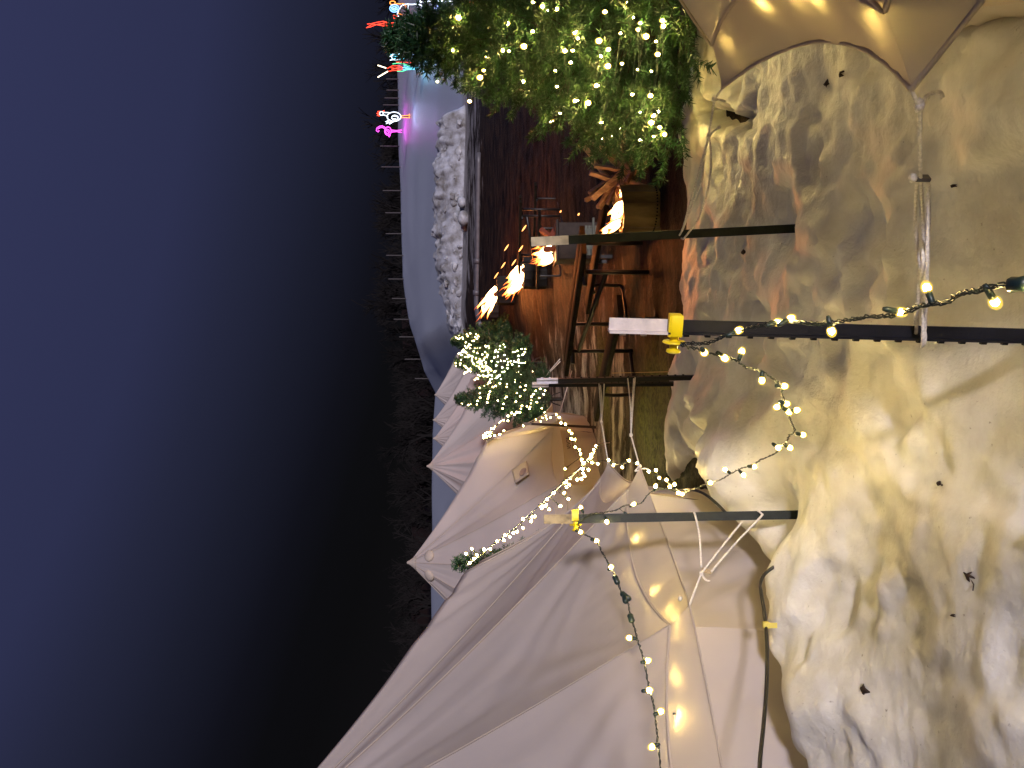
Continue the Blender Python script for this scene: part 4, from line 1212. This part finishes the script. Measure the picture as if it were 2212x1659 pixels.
def flame(parent, base, length, width, n, seed, wind=Vector((-.75, .1, .65)), spread=None):
    rr = random.Random(seed); mb = MB(); heat = []
    for i in range(n):
        big = i < n * .45
        o = base + Vector((rr.uniform(-1, 1) * width * .6, rr.uniform(-1, 1) * width * .4, rr.uniform(-.1, .2) * width))
        L = length * (rr.uniform(.55, 1.0) if big else rr.uniform(.4, 1.25)); wd = width * (rr.uniform(.28, .45) if big else rr.uniform(.06, .14))
        d = (wind + Vector((rr.uniform(-.3, .3), rr.uniform(-.3, .3), rr.uniform(-.3, .3)))).normalized()
        curl = Vector((rr.uniform(-.3, .3), 0, rr.uniform(-.1, .35))) * L
        pts, rad = [], []
        for q in range(9):
            t = q / 8
            pts.append(o + d * L * t + curl * t * t * .5 + Vector((noise.noise((t * 3, i, seed)), 0, noise.noise((t * 3, i + 9, seed)))) * .12 * L * t)
            rad.append(max(.001, wd * (math.sin(math.pi * min(1, .18 + t * .82)) ** .8) * (1 - t * .55)))
        b0 = len(mb.v)
        mb.tube(pts, rad, 8)
        for q in range(9):
            heat += [(1.0 if big else .45) * (1 - .75 * (q / 8) ** 2)] * 8
    o = mb.build('flame', MT['flame'], parent)
    a = o.data.attributes.new('burn', 'FLOAT', 'POINT'); a.data.foreach_set('value', heat)
    return o

def fire_light(parent, loc, energy, r=.12):
    l = bpy.data.lights.new('fire_glow', 'POINT'); l.energy = energy; l.color = (1, .25, .045); l.shadow_soft_size = r
    o = bpy.data.objects.new('fire_glow', l); COL.objects.link(o); o.parent = parent
    o.location = Vector(loc) - root_loc(parent)

def drum_pit(base, rad, hgt, label, tilt=0.0, light=0, fl=None, seed=1, n=12, logs=True, holes=True, steel='pit_steel'):
    root = thing('fire_pit', base, label, 'fire pit', 'burning fire pits')
    b = MB(); N = 72
    def ring(r, h):
        row = []
        for k in range(N):
            a = 2 * math.pi * k / N
            ph = (k % 6) / 6
            rr_ = r * (1 - .05 * math.sin(math.pi * ph) + (.02 if k % 6 == 0 else 0))
            row.append(base + Vector((rr_ * math.cos(a), rr_ * math.sin(a), h + tilt * rr_ * math.cos(a))))
        return row
    b.quadgrid([ring(rad * .96, -.02), ring(rad, .02), ring(rad * 1.03, hgt * .5), ring(rad * 1.0, hgt * .95), ring(rad * 1.04, hgt), ring(rad * .97, hgt + .004), ring(rad * .93, hgt * .93), ring(rad * .9, hgt * .4)], True)
    b.build('drum', MT[steel], root, True, auto=50)
    ash = MB(); ash.lathe(base + Vector((0, 0, hgt * .55)), [(rad * .92, 0), (rad * .5, .03), (0, .05)], 24)
    ash.build('ash_bed', MT['char'], root)
    if holes:
        h = MB()
        for k in range(44):
            a = 2 * math.pi * (k + .5) / 44
            c = base + Vector((rad * 1.008 * math.cos(a), rad * 1.008 * math.sin(a), hgt * .10))
            h.lathe(c, [(.0065, -.004), (.0065, .003), (0, .0032)], 8, 0, Vector((math.cos(a), math.sin(a), 0)))
        h.build('vent_ring', MT['soot'], root)
    if logs:
        g = MB(); rr = random.Random(seed)
        for k in range(5):
            a = rr.uniform(0, 6.28)
            c = base + Vector((0, 0, hgt * .8)); d = Vector((math.cos(a), math.sin(a), rr.uniform(.15, .5)))
            g.tube([c - d * rad * .7, c + d * rad * .85], rad * .16, 6)
        g.build('burning_log', MT['char'], root)
    if fl: flame(root, base + Vector((0, 0, hgt * 1.0)), fl[0], fl[1], fl[2], seed, *( [fl[3]] if len(fl) > 3 else []))
    if light: fire_light(root, base + Vector((-.15, 0, hgt + (.3 if light > 50 else .25))), light)
    return root

p1 = G(1418, 451)
rad1 = 50 / F * p1.y * 1.0
drum_pit(p1, rad1, 80 / F * p1.y, 'ribbed steel drum fire pit beside the firewood pile, flames blown along its rim', .10, 4, None, 3)
fp = [o for o in bpy.data.objects if o.name.startswith('fire_pit')][0]
zt1 = P(1342, 450, p1.y)
flame(fp, P(1345, 455, p1.y), .15, .11, 9, 5, Vector((-.9, .0, .42)))
flame(fp, P(1347, 412, p1.y), .07, .06, 5, 6, Vector((-.9, .0, .35)))
flame(fp, P(1338, 476, p1.y), .14, .07, 6, 8, Vector((-.5, .0, .85)))
flame(fp, P(1312, 490, p1.y), .06, .05, 4, 9, Vector((-.4, .0, .9)))

# square steel fire box behind the cream tipped post
def fire_box():
    b0 = G(1312, 527); d = b0.y
    root = thing('fire_box', b0, 'square steel fire box with pale panel under the largest flame', 'fire box')
    s = .205; top = P(1196, 527, d).z
    for nm, z0, z1, m in (('body', .10, top - .02, MT['box_steel']),):
        b = MB(); b.box(b0 + Vector((0, 0, (z0 + z1) / 2)), Vector((s, 0, 0)), Vector((0, s, 0)), Vector((0, 0, (z1 - z0) / 2)), 0, .012); b.build(nm, m, root, True, auto=40)
    b = MB()
    for q in range(4):
        b.box(b0 + Vector((0, -s - .006, .16 + .035 * q)), Vector((s * .8, 0, 0)), Vector((0, .004, 0)), Vector((0, 0, .013)))
    b.box(b0 + Vector((.02, -s - .004, .26)), Vector((s * .55, 0, 0)), Vector((0, .003, 0)), Vector((0, 0, .085)))
    b.build('front_panel', MT['panel_green'], root, False)
    b = MB(); b.box(b0 + Vector((0, -s - .03, .19)), Vector((s * 1.2, 0, 0)), Vector((0, .02, 0)), Vector((0, 0, .012))); b.build('shelf_rail', MT['panel_green'], root, False, .004)
    for sx_ in (-1, 1):
        for sy in (-1, 1):
            b = MB(); b.box(b0 + Vector((sx_ * s * .85, sy * s * .85, .04)), Vector((.018, 0, 0)), Vector((0, .018, 0)), Vector((0, 0, .07))); b.build('leg', MT['black_tube'], root, False)
    b = MB(); b.box(b0 + Vector((0, 0, top)), Vector((s * 1.12, 0, 0)), Vector((0, s * 1.12, 0)), Vector((0, 0, .014)), 0, .0); b.build('top_rim', MT['box_steel'], root, False, .004)
    b = MB(); rr = random.Random(2)
    for k in range(5):
        c = b0 + Vector((rr.uniform(-.08, .08), rr.uniform(-.08, .08), top + .05)); dv = Vector((rr.uniform(-1, 1), rr.uniform(-1, 1), rr.uniform(.0, .5))).normalized()
        b.tube([c - dv * .16, c + dv * .17], .035, 7)
    b.build('burning_log', MT['char'], root)
    fb = P(1189, 541, d)
    flame(root, fb, .19, .15, 30, 12, Vector((-.45, .0, .85)))
    fire_light(root, P(1162, 560, d), 85)
fire_box()
b3 = G(1178, 590)
drum_pit(b3, .30, .42, 'fire pit with a tall split flame beyond the square fire box', 0, 290, (.46, .24, 34, Vector((-.72, 0, .62))), 17, holes=False, steel='soot')
b4 = G(1110, 628)
drum_pit(b4, .36, .42, 'fire pit with one narrow flame beyond the tall split flame', 0, 290, (.75, .20, 18, Vector((-.85, 0, .6))), 19, holes=False, steel='soot')
b5 = G(1076, 664)
drum_pit(b5, .34, .40, 'smallest and farthest fire pit with embers flickering on its rim', 0, 14, (.18, .13, 9, Vector((-.85, 0, .4))), 23, holes=False, steel='soot')
# embers blown off the fires
for (X, Y, d, L) in ((1132, 493, 9, .09), (1094, 535, 10, .10), (1125, 537, 9, .09), (1110, 567, 10, .10), (1087, 573, 11, .11), (1072, 595, 12, .12), (1211, 457, 9, .03), (1250, 463, 8, .03), (1201, 552, 9, .03)):
    b = MB(); p = P(X, Y, d); dv = Vector((-.8, 0, .55)).normalized() * L / 2
    b.tube([p - dv, p - dv * .3, p + dv * .4, p + dv], [.003, .009, .008, .002], 6)
    o = b.build('ember', MT['ember'] if 'ember' in MT else MT.setdefault('ember', emis('ember_glow', (1, .38, .10), 3.2)))
    tag(o, 'glowing ember flying on the wind above the fires', 'ember', 'embers flying from the fires')

# ------------------------------------------------------------------ picnic tables
def picnic_table(a, b, seat_a, seat_b, zt, zs, label, seed, back=True, seat_front=True):
    """a,b: ends of the table top (xy); seat ends on the near side"""
    a = Vector(a); b = Vector(b)
    ax = (b - a); L = ax.length; ax.normalize(); pr = Vector((-ax.y, ax.x, 0))
    if pr.y > 0: pr = -pr              # towards the camera
    zz = zg(a.x, a.y)
    root = thing('picnic_table', ((a + b) / 2).xy.to_3d() + Vector((0, 0, zz)), label, 'picnic table', 'tube framed picnic tables')
    Z = Vector((0, 0, 1))
    for k in range(2):
        c = (a + b) / 2 - pr * (.06 + .165 * k); c.z = zz + zt - .02
        m = MB(); m.box(c, pr * .072, Z * .02, ax * (L / 2 + random.uniform(-.02, .02)), 0, .005); m.build('top_plank', MT['wood_plank'], root, True, auto=40)
    sa = Vector(seat_a); off = (sa - a).dot(pr); sh = (sa - a).dot(ax)
    SL = (Vector(seat_b) - sa).length
    c1 = a + pr * off + ax * (sh + SL / 2)
    seats = [c1]
    if back: seats.append(a - pr * (off + .41) + ax * (sh + SL / 2))
    for c in seats:
        c = Vector(c); c.z = zz + zs - .02
        m = MB(); m.box(c, pr * .10, Z * .02, ax * SL / 2, 0, .005); m.build('seat_plank', MT['wood_plank'], root, True, auto=40)
    for f in (.2, .84):
        m = MB(); o = a + ax * (L * f) - pr * .205; o.z = zz
        Zt = Z * (zt - .05)
        for sg in (.16, -.16):
            m.tube([o + pr * sg + Zt, o + pr * sg - Z * .04], .019, 8)
        m.tube([o + pr * .30 + Zt, o - pr * .30 + Zt], .018, 8)
        for sg in (1, -1):
            e = o + pr * sg * (off + .205)
            m.tube(rope_pts([e + Z * (zs - .05) - pr * sg * .1, e + Z * (zs - .05), e + Z * .10 + pr * sg * .005, e + Z * .02 - pr * sg * .05, o + pr * sg * .16 + Z * .015], 5), .017, 8)
        m.build('leg_frame', MT['black_tube'], root)
    m = MB()
    o1 = a + ax * (L * .2) - pr * .05; o2 = a + ax * (L * .84) - pr * .05
    m.tube([Vector((o1.x, o1.y, zz + zt * .82)), Vector((o2.x, o2.y, zz + zt * .62))], .021, 8)
    m.build('brace', MT['black_tube'], root)
    return root

def at_z(X, Y, z):
    dv = P(X, Y, 1.0) - CAM
    t = (z - EYE) / dv.z
    return CAM + dv * t
a = at_z(1207, 811, .62); b = at_z(1242, 545, .62); sa = at_z(1270, 891, .36); sb = at_z(1318, 655, .36)
picnic_table(a.xy.to_3d(), b.xy.to_3d(), sa.xy.to_3d(), sb.xy.to_3d(), .62, .36, 'weathered plank picnic table on black tube legs, closest to the snow', 2)
g1 = G(1222, 452); g2 = G(1216, 612)
v = (g2 - g1); pr = Vector((v.y, -v.x, 0)).normalized(); pr = pr if pr.y < 0 else -pr
picnic_table((g1 - pr * .35).xy.to_3d(), (g2 - pr * .35).xy.to_3d(), (g1 + pr * .15).xy.to_3d(), (g2 + pr * .15).xy.to_3d(), .70, .42, 'dark picnic table among the fires behind the square fire box', 5)

# ------------------------------------------------------------------ firewood
def firewood():
    c0 = G(1395, 362); d = c0.y
    rr = random.Random(14)
    cX, cY = 1350, 378
    for i in range(46):
        ring = (i + .5) / 46
        an = i * 2.399 + rr.uniform(-.3, .3)
        X = cX + math.cos(an) * (10 + 58 * math.sqrt(ring)) * (1.0 if math.cos(an) < 0 else .55)
        Y = cY + math.sin(an) * (12 + 66 * math.sqrt(ring)) - 12
        if X > 1388: X = 1388 - rr.uniform(0, 14)
        p = P(X, Y, d + rr.uniform(-.06, .12) + .12 * ring); p.z = max(p.z, .04)
        ang = math.atan2(-(X - cX), -(Y - cY)) + rr.uniform(-.45, .45)
        dv = Vector((math.cos(ang) * .95, -rr.uniform(-.1, .5), math.sin(ang) * .85 + .08)).normalized()
        L = rr.uniform(.13, .20); rad = rr.uniform(.026, .042)
        wdg = rr.uniform(.6, 1.0)
        o1 = dv.orthogonal().normalized(); o1 = (o1 * math.cos(i * 1.7) + dv.cross(o1) * math.sin(i * 1.7)); o2 = dv.cross(o1)
        prof = [(0, 0)] + [(rad * 1.5 * math.cos(t), rad * 1.5 * math.sin(t) * wdg) for t in (-.62, -.3, 0, .3, .62)]
        prof = [(x_ - rad * .8, y_) for x_, y_ in prof]
        m = MB()
        axp = [dv * (-L + 2 * L * q / 5) + o1 * rr.uniform(-.006, .006) + o2 * rr.uniform(-.006, .006) for q in range(6)]
        m.prism(prof, axp, o1, o2)
        o = m.build('firewood_log', MT['wood_log'], None, False, .003)
        o.location = p
        tag(o, 'split firewood log in the tumbled pile beside the ribbed fire pit', 'log', 'split logs of the firewood pile')
firewood()

# ------------------------------------------------------------------ cable, tape, leaves, straw
def cable():
    root = thing('black_cable', P(1638, 1262, 2.75), 'black cable lying along the base of the large tent', 'cable')
    pts = pz([(1640, 1700, 2.0), (1642, 1640, 2.08), (1650, 1560, 2.2), (1656, 1480, 2.33), (1657, 1400, 2.47), (1652, 1330, 2.6), (1644, 1280, 2.7), (1642, 1262, 2.75), (1652, 1240, 2.79), (1676, 1222, 2.80), (1700, 1212, 2.80)])
    pts = [Vector((1, 1, 1)) * 0 + p for p in pts]
    b = MB(); b.tube(rope_pts(pts, 8), .0062, 9); b.build('cable_sleeve', MT['cable'], root)
    t = MB(); q = P(1655, 1350, 2.555)
    t.box(q, RT * .010, UP * .011, FW * .008, 0, .002); t.box(P(1668, 1351, 2.56), RT * .009, UP * .017, FW * .001)
    t.build('yellow_tape', MT['tape'], root, False)
    r2 = thing('black_cable', P(1566, 1108, 3.2), 'short black cable arching out of the large tent beside the post', 'cable')
    b = MB(); b.tube(rope_pts(pz([(1478, 1060, 3.5), (1496, 1058, 3.4), (1520, 1066, 3.32), (1545, 1085, 3.25), (1568, 1108, 3.2), (1580, 1122, 3.18)]), 8), .0065, 8); b.build('cable_sleeve', MT['cable'], r2)
cable()

def ray_snow(X, Y):
    dv = P(X, Y, 1.0) - CAM; t = .7
    while t < 8:
        p = CAM + dv * t
        if p.z <= snow_h(p.x, p.y): return p
        t += .01
    return p

def leaf(X, Y, size, label, seed, lobes=True):
    p = ray_snow(X, Y) + Vector((0, 0, .006)); rr = random.Random(seed)
    m = MB(); a0 = rr.uniform(0, 6.28); n = 24
    ring = []
    for k in range(n):
        a = 2 * math.pi * k / n
        r = size * (.66 + .34 * abs(math.cos(2.5 * a)) ** 1.3) if lobes else size * (.7 + .3 * rr.random())
        r *= (.7 if math.sin(a) > .6 else 1)
        ring.append(Vector((r * math.cos(a + a0) * .75, r * math.sin(a + a0), .005 * math.sin(3 * a + seed) + rr.uniform(-.0015, .0015))))
    b = len(m.v); m.v.append(p + Vector((0, 0, .010))); m.v += [p + q for q in ring]
    for k in range(n): m.f.append((b, b + 1 + k, b + 1 + (k + 1) % n)); m.mi.append(0)
    if lobes:
        d = Vector((math.cos(a0), math.sin(a0), 0)); m.tube([p, p - d * size * 1.2, p - d * size * 2.0 + Vector((0, 0, .01))], .0015, 5)
    o = m.build('fallen_leaf', MT['leaf'], None, True)
    s = o.modifiers.new('solid', 'SOLIDIFY'); s.thickness = .0012
    tag(o, label, 'leaf', 'dead leaves and bark lying on the snow')
leaf(2098, 1243, .021, 'dark curled lobed leaf on the snow farther from the large tent', 1)
leaf(1870, 1490, .028, 'lobed brown leaf with a long stalk on the snow beside the large tent', 2)
leaf(2035, 1045, .012, 'narrow brown leaf scrap standing in the snow near the light string', 3)
leaf(2065, 1330, .006, 'tiny round dark scrap on the snow between two lobed leaves', 4, False)
leaf(2066, 401, .007, 'tiny dark scrap on the snow beside the slider rope', 5, False)
leaf(1790, 180, .022, 'crumpled dark bark scrap under the overhanging tent hem', 6, False)
leaf(1822, 160, .017, 'smaller dark bark scrap under the overhanging tent hem', 7, False)
leaf(1608, 545, .026, 'dark clod on the snow below the cream tipped post', 8, False)

# straw tuft at the mud patch
tb_ = MB(); rr = random.Random(3)
for k in range(70):
    p = Vector((-.32 + rr.uniform(-.16, .16), 4.35 + rr.uniform(-.42, .42), -.01))
    d = Vector((rr.uniform(-1, 1), rr.uniform(-1, 1), rr.uniform(.2, 1.2))).normalized() * rr.uniform(.04, .10)
    tb_.tube([p, p + d * .6, p + d + Vector((0, 0, -.02))], [.0022, .0016, .0006], 4, False)
tag(tb_.build('dry_grass', MT['straw']), 'dry grass stubble poking through the mud beside the large tent', 'grass', None, 'stuff')
# thin straw line by the mid post
b = MB(); b.tube([P(1322, 806, 4.5), P(1445, 803, 4.5)], .0022, 5)
tag(b.build('thin_cane', MT['straw']), 'thin pale cane standing beside the white tipped studded post', 'cane')

# ------------------------------------------------------------------ snowmaking pipe, fence stakes
def pipe():
    a = G(1038, 330); b_ = G(1040, 700)
    root = thing('snow_pipe', a, 'long grey pipe with ring couplings lying below the snow bank', 'pipe')
    pts = [a.lerp(b_, t / 16) for t in range(17)]
    pts = [Vector((p.x, p.y, zg(p.x, p.y) + .04)) for p in pts]
    m = MB(); m.tube(pts, .11, 12); m.build('pipe_run', MT['pipe'], root)
    for i in (10, 13, 16):
        m = MB(); d = (pts[i] - pts[i - 1]).normalized(); m.tube([pts[i] - d * .09, pts[i] - d * .08, pts[i] + d * .08, pts[i] + d * .09], [.12, .15, .15, .12], 12); m.build('coupling', MT['pipe'], root)
pipe()
fs = [(842, 856, 171), (842, 856, 195), (838, 857, 212), (834, 856, 227), (829, 858, 316), (830, 859, 361), (835, 863, 412), (843, 866, 460), (846, 869, 505), (850, 874, 552), (861, 882, 603), (871, 889, 645), (880, 901, 690), (892, 912, 728), (902, 925, 776), (914, 931, 818)]
fm = None
for (x0, x1, Y) in fs:
    d = 59.3
    pb = P(x1, Y, d); h = (x1 - x0) / F * d + .5
    if fm is None:
        m = MB(); m.tube([(0, 0, -.6), (0, 0, .97), (0, 0, 1.0)], [.05, .05, .04], 7); fm = m.mesh('fence_stake', MT['stake'])
    o = link_mesh('fence_stake', fm); o.location = (pb.x, pb.y, zg(pb.x, pb.y) - .05); o.scale = (1, 1, h)
    tag(o, 'grey fence stake standing on the crest of the snow hill', 'stake', 'fence stakes along the snow hill crest')

# ------------------------------------------------------------------ light sculptures on the hill
def sculpt(name, label, base_px, parts, glow=None, cat='light sculpture'):
    """parts: (part name, colour, strength, radius, [polyline in (dX,dY) photo pixels from base])"""
    bp = G(*base_px); d = (bp - CAM).dot(FW)
    root = thing(name, bp, label, cat, 'light sculptures on the hill')
    for nm, col, st, r, polys in parts:
        key = 'neon_%.2f_%.2f_%.2f_%.1f' % (*col, st)
        if key not in MT: MT[key] = emis(key.replace('.', '_'), col, st)
        m = MB()
        for q, poly in enumerate(polys):
            pts = [P(base_px[0] + a, base_px[1] + b2, d - .05 * (q % 3)) for a, b2 in poly]
            m.tube(pts if len(pts) > 2 else [pts[0], (pts[0] + pts[1]) / 2, pts[1]], r * .42, 5)
        m.build(nm, MT[key], root)
    fr = MB(); fr.tube([bp + Vector((0, .1, -.2)), bp + Vector((0, .12, .5))], .04, 6); fr.build('support', MT['black_tube'], root)
    if glow:
        for (dx, dy, col, en) in glow:
            l = bpy.data.lights.new('sculpture_glow', 'POINT'); l.energy = en; l.color = col; l.shadow_soft_size = 1.0
            o = bpy.data.objects.new('sculpture_glow', l); COL.objects.link(o); o.parent = root
            o.location = P(base_px[0] + dx, base_px[1] + dy, d - 1.6) - root.location
    return root
W, RD, OR, BL_, CYN, GR, MG = (.75, .85, 1), (1, .06, .03), (1, .28, .05), (.18, .38, 1), (.15, .75, 1), (.1, .9, .35), (1, .08, .85)
def loop(cx_, cy_, rx, ry, n=14, wav=0, a0=0, a1=2 * math.pi):
    return [(cx_ + (rx + wav * math.sin(5 * t)) * math.cos(t), cy_ + (ry + wav * math.sin(5 * t)) * math.sin(t)) for t in [a0 + (a1 - a0) * k / n for k in range(n + 1)]]
sculpt('sheep_sculpture', 'lit sheep outline in white with red legs and curled orange horns', (934, 28), [
    ('body_outline', W, 3.2, .055, [loop(-45, -1, 30, 19, 30, 1.6), [(-52, -19), (-52, 17)]]),
    ('head_outline', BL_, 3.2, .06, [loop(-82, -10, 10, 8), loop(-82, -10, 6, 4), [(-88, -6), (-76, -13)], [(-90, -12), (-72, -6)]]),
    ('horn', OR, 2.6, .06, [loop(-86, -22, 6, 4, 10), [(-78, -20), (-62, -20), (-56, -14), (-58, -10)], [(-74, 0), (-66, 4)]]),
    ('red_leg', RD, 3, .055, [[(-22, -5), (-2, -5)], [(-20, -2), (-2, -2)], [(-22, 6), (-2, 6)], [(-20, 9), (-2, 9)], [(-3, -7), (-3, 0)], [(-3, 4), (-3, 11)]])],
    [(-30, 0, (.35, .5, 1), 260)])
rr = random.Random(6)
sculpt('dancer_sculpture', 'tall red light figure leaning beside the lit sheep', (863, 50), [
    ('red_outline', RD, 2.6, .06, [[(-2, 8), (-20, 6), (-35, 6), (-50, 3), (-62, 8), (-72, 10)], [(-2, -3), (-20, 0), (-35, -4), (-48, -2), (-60, 1), (-70, 2)], [(-4, 3), (-20, 3), (-40, 1), (-55, 4)], [(-2, 8), (-2, -14), (-14, -18), (-12, -10), (-3, -10)], [(-10, 7), (-30, -2), (-45, 4), (-58, 2), (-70, 9)]])], [(-20, 0, (1, .1, .05), 40)])
sculpt('skier_sculpture', 'multicoloured lit figure with two pale arms raised in a V', (906, 146), [
    ('pale_arm', (1, .85, .6), 3.2, .08, [[(-72, 1), (-90, -5)], [(-68, 8), (-78, 14), (-90, 21)]]),
    ('red_torso', RD, 2.4, .05, [[(-70, 2), (-58, -4), (-44, -4), (-36, 0)], [(-68, 8), (-56, 6), (-44, 6), (-36, 2)], [(-62, 0), (-40, 4)], [(-60, 4), (-40, -2)], [(-50, -12), (-18, -11)]]),
    ('green_side', GR, 1.8, .05, [[(-58, -8), (-46, -10), (-34, -8), (-20, -3)], [(-48, 8), (-36, 8), (-26, 4)]]),
    ('blue_leg', CYN, 2.2, .05, [[(-36, 0), (-20, 1), (0, 2)], [(-36, 5), (-20, 4), (-2, 3)], [(-34, -4), (-16, -1), (0, 0)], [(-30, 2), (-10, 2)]])],
    [(0, 0, (.2, .7, 1), 70)])
sculpt('star_sculpture', 'bunched blue and white lights behind the tip of the tall fir', (888, 122), [
    ('blue_strand', CYN, 2.6, .05, [[(-44, -4), (-20, -6), (-2, -2)], [(-42, 4), (-24, 6), (-2, 2)], [(-40, 0), (-12, 0)]]),
    ('white_strand', W, 2.6, .05, [[(-46, 0), (-30, -8), (-16, -4)], [(-46, 8), (-34, 6), (-20, 8)], loop(-34, 0, 8, 8)])], [(0, 0, (.3, .6, 1), 90)])
sculpt('hen_sculpture', 'lit hen with a red comb, white oval body and orange legs', (887, 250), [
    ('red_comb', RD, 3, .09, [[(-66, -9), (-71, -9), (-68, -6), (-73, -5), (-69, -3), (-72, -1), (-67, 0)], [(-60, -9), (-57, -11)]]),
    ('body_outline', W, 2.6, .065, [loop(-36, 2, 15, 10, 20), loop(-34, 4, 7, 5, 12), loop(-63, -5, 4, 4, 10), [(-59, -7), (-50, -7), (-44, -6)], [(-59, -2), (-52, 0), (-49, 3)], [(-44, 9), (-54, 13), (-47, 12), (-53, 17), (-42, 13), (-46, 18), (-36, 12)], [(-38, 0), (-30, 2)], [(-40, 6), (-32, 7)]]),
    ('orange_leg', OR, 2.4, .06, [[(-21, 0), (-2, -1)], [(-21, 4), (-2, 4)], [(-3, -4), (-2, 0)], [(-3, 1), (-2, 5)]])], [(-10, 0, (.45, .6, 1), 60)])
sculpt('bird_sculpture', 'lit magenta long legged bird, last in the row of light sculptures', (868, 281), [
    ('magenta_outline', MG, 3, .065, [loop(-30, 2, 7, 9, 16), loop(-31, 3, 4, 5, 10), [(-35, -5), (-42, -9), (-49, -8), (-54, -4), (-55, 1), (-51, 4), (-49, 1)], [(-34, -2), (-42, -6), (-48, -5), (-52, -2)], [(-30, 10), (-27, 15), (-25, 10)], [(-23, 0), (-12, 1), (0, 0)], [(-23, 4), (-11, 3), (-1, 5)], [(-33, 0), (-28, 6)]])], [(-6, 0, (1, .1, .95), 70), (-10, -34, (1, .1, .95), 40)])
sculpt('frame_sculpture', 'white lit frame half out of view beyond the lit sheep', (992, -6), [
    ('white_outline', W, 3, .05, [[(-84, 10), (-60, 8), (-40, 8), (-2, 8)], [(-60, 16), (-52, 20), (-48, 16)], [(-84, 0), (-84, 10)]])], [(-30, 0, (.4, .5, 1), 120)])
sculpt('lantern_sculpture', 'orange lit shape half hidden by the tall fir', (1022, 2), [
    ('orange_outline', OR, 3, .06, [[(-22, 4), (-10, 7), (2, 1)], [(-20, 0), (-8, 4), (2, 0)]])], None)

# ------------------------------------------------------------------ dark wood behind the hill
def bare_tree_mesh(seed, H, depth=5, dens=3):
    rr = random.Random(seed); mb = MB()
    def grow(p, d, L, r, lev):
        q = p + d * L
        mid = p.lerp(q, .5) + Vector((rr.uniform(-1, 1), rr.uniform(-1, 1), 0)) * L * .06
        mb.tube([p, mid, q], [r, r * .85, r * .7], 5 if lev > 2 else 3, False)
        if lev == 0: return
        for _ in range(dens if lev > 1 else dens + 1):
            nd = (d + Vector((rr.uniform(-1, 1), rr.uniform(-1, 1), rr.uniform(-.35, .6))) * .75).normalized()
            s = rr.uniform(.45, 1.0)
            grow(p.lerp(q, s), nd, L * rr.uniform(.55, .8), r * .55, lev - 1)
    grow(Vector((0, 0, -.3)), Vector((0, 0, 1)), H * .3, H * .018, depth)
    return mb
btm = [bare_tree_mesh(s, 10, 4, 4).mesh('branches', MT['twig']) for s in (3, 5, 8)]
for i, (X, Y, sc, lab) in enumerate(((925, 940, .95, 'bare tree above the middle tent peaks'), (890, 652, .8, 'bare tree rising behind the hill crest above the fires'), (940, 1080, .7, 'bare tree behind the peak next to the large tent'))):
    p = P(X, Y, 66)
    t = link_mesh('bare_tree', btm[i]); t.location = (p.x, p.y, zg(p.x, p.y)); t.scale = (sc,) * 3; t.rotation_euler = (0, 0, i * 2.1)
    tag(t, lab, 'tree', 'bare trees on the hill')
wm = MB(); rr = random.Random(77)
src = [bare_tree_mesh(s, 10, 3, 4) for s in (11, 12, 13, 14)]
V_, F_ = [], []
for k in range(260):
    y = rr.uniform(70, 125); x = rr.uniform(-.62, .62) * y
    s = src[k % 4]; sc = rr.uniform(.7, 1.35); an = rr.uniform(0, 6.28); z = zg(x, y) - .3
    ca, sa_ = math.cos(an) * sc, math.sin(an) * sc
    b0 = len(V_)
    V_ += [(x + v.x * ca - v.y * sa_, y + v.x * sa_ + v.y * ca, z + v.z * sc) for v in s.v]
    F_ += [tuple(b0 + q for q in f) for f in s.f]
me = bpy.data.meshes.new('wood'); me.from_pydata(V_, [], F_); me.materials.append(MT['twig'])
tag(link_mesh('far_wood', me), 'dark leafless wood on the slope beyond the snow hill', 'wood', None, 'stuff')
bpy.context.view_layer.update()
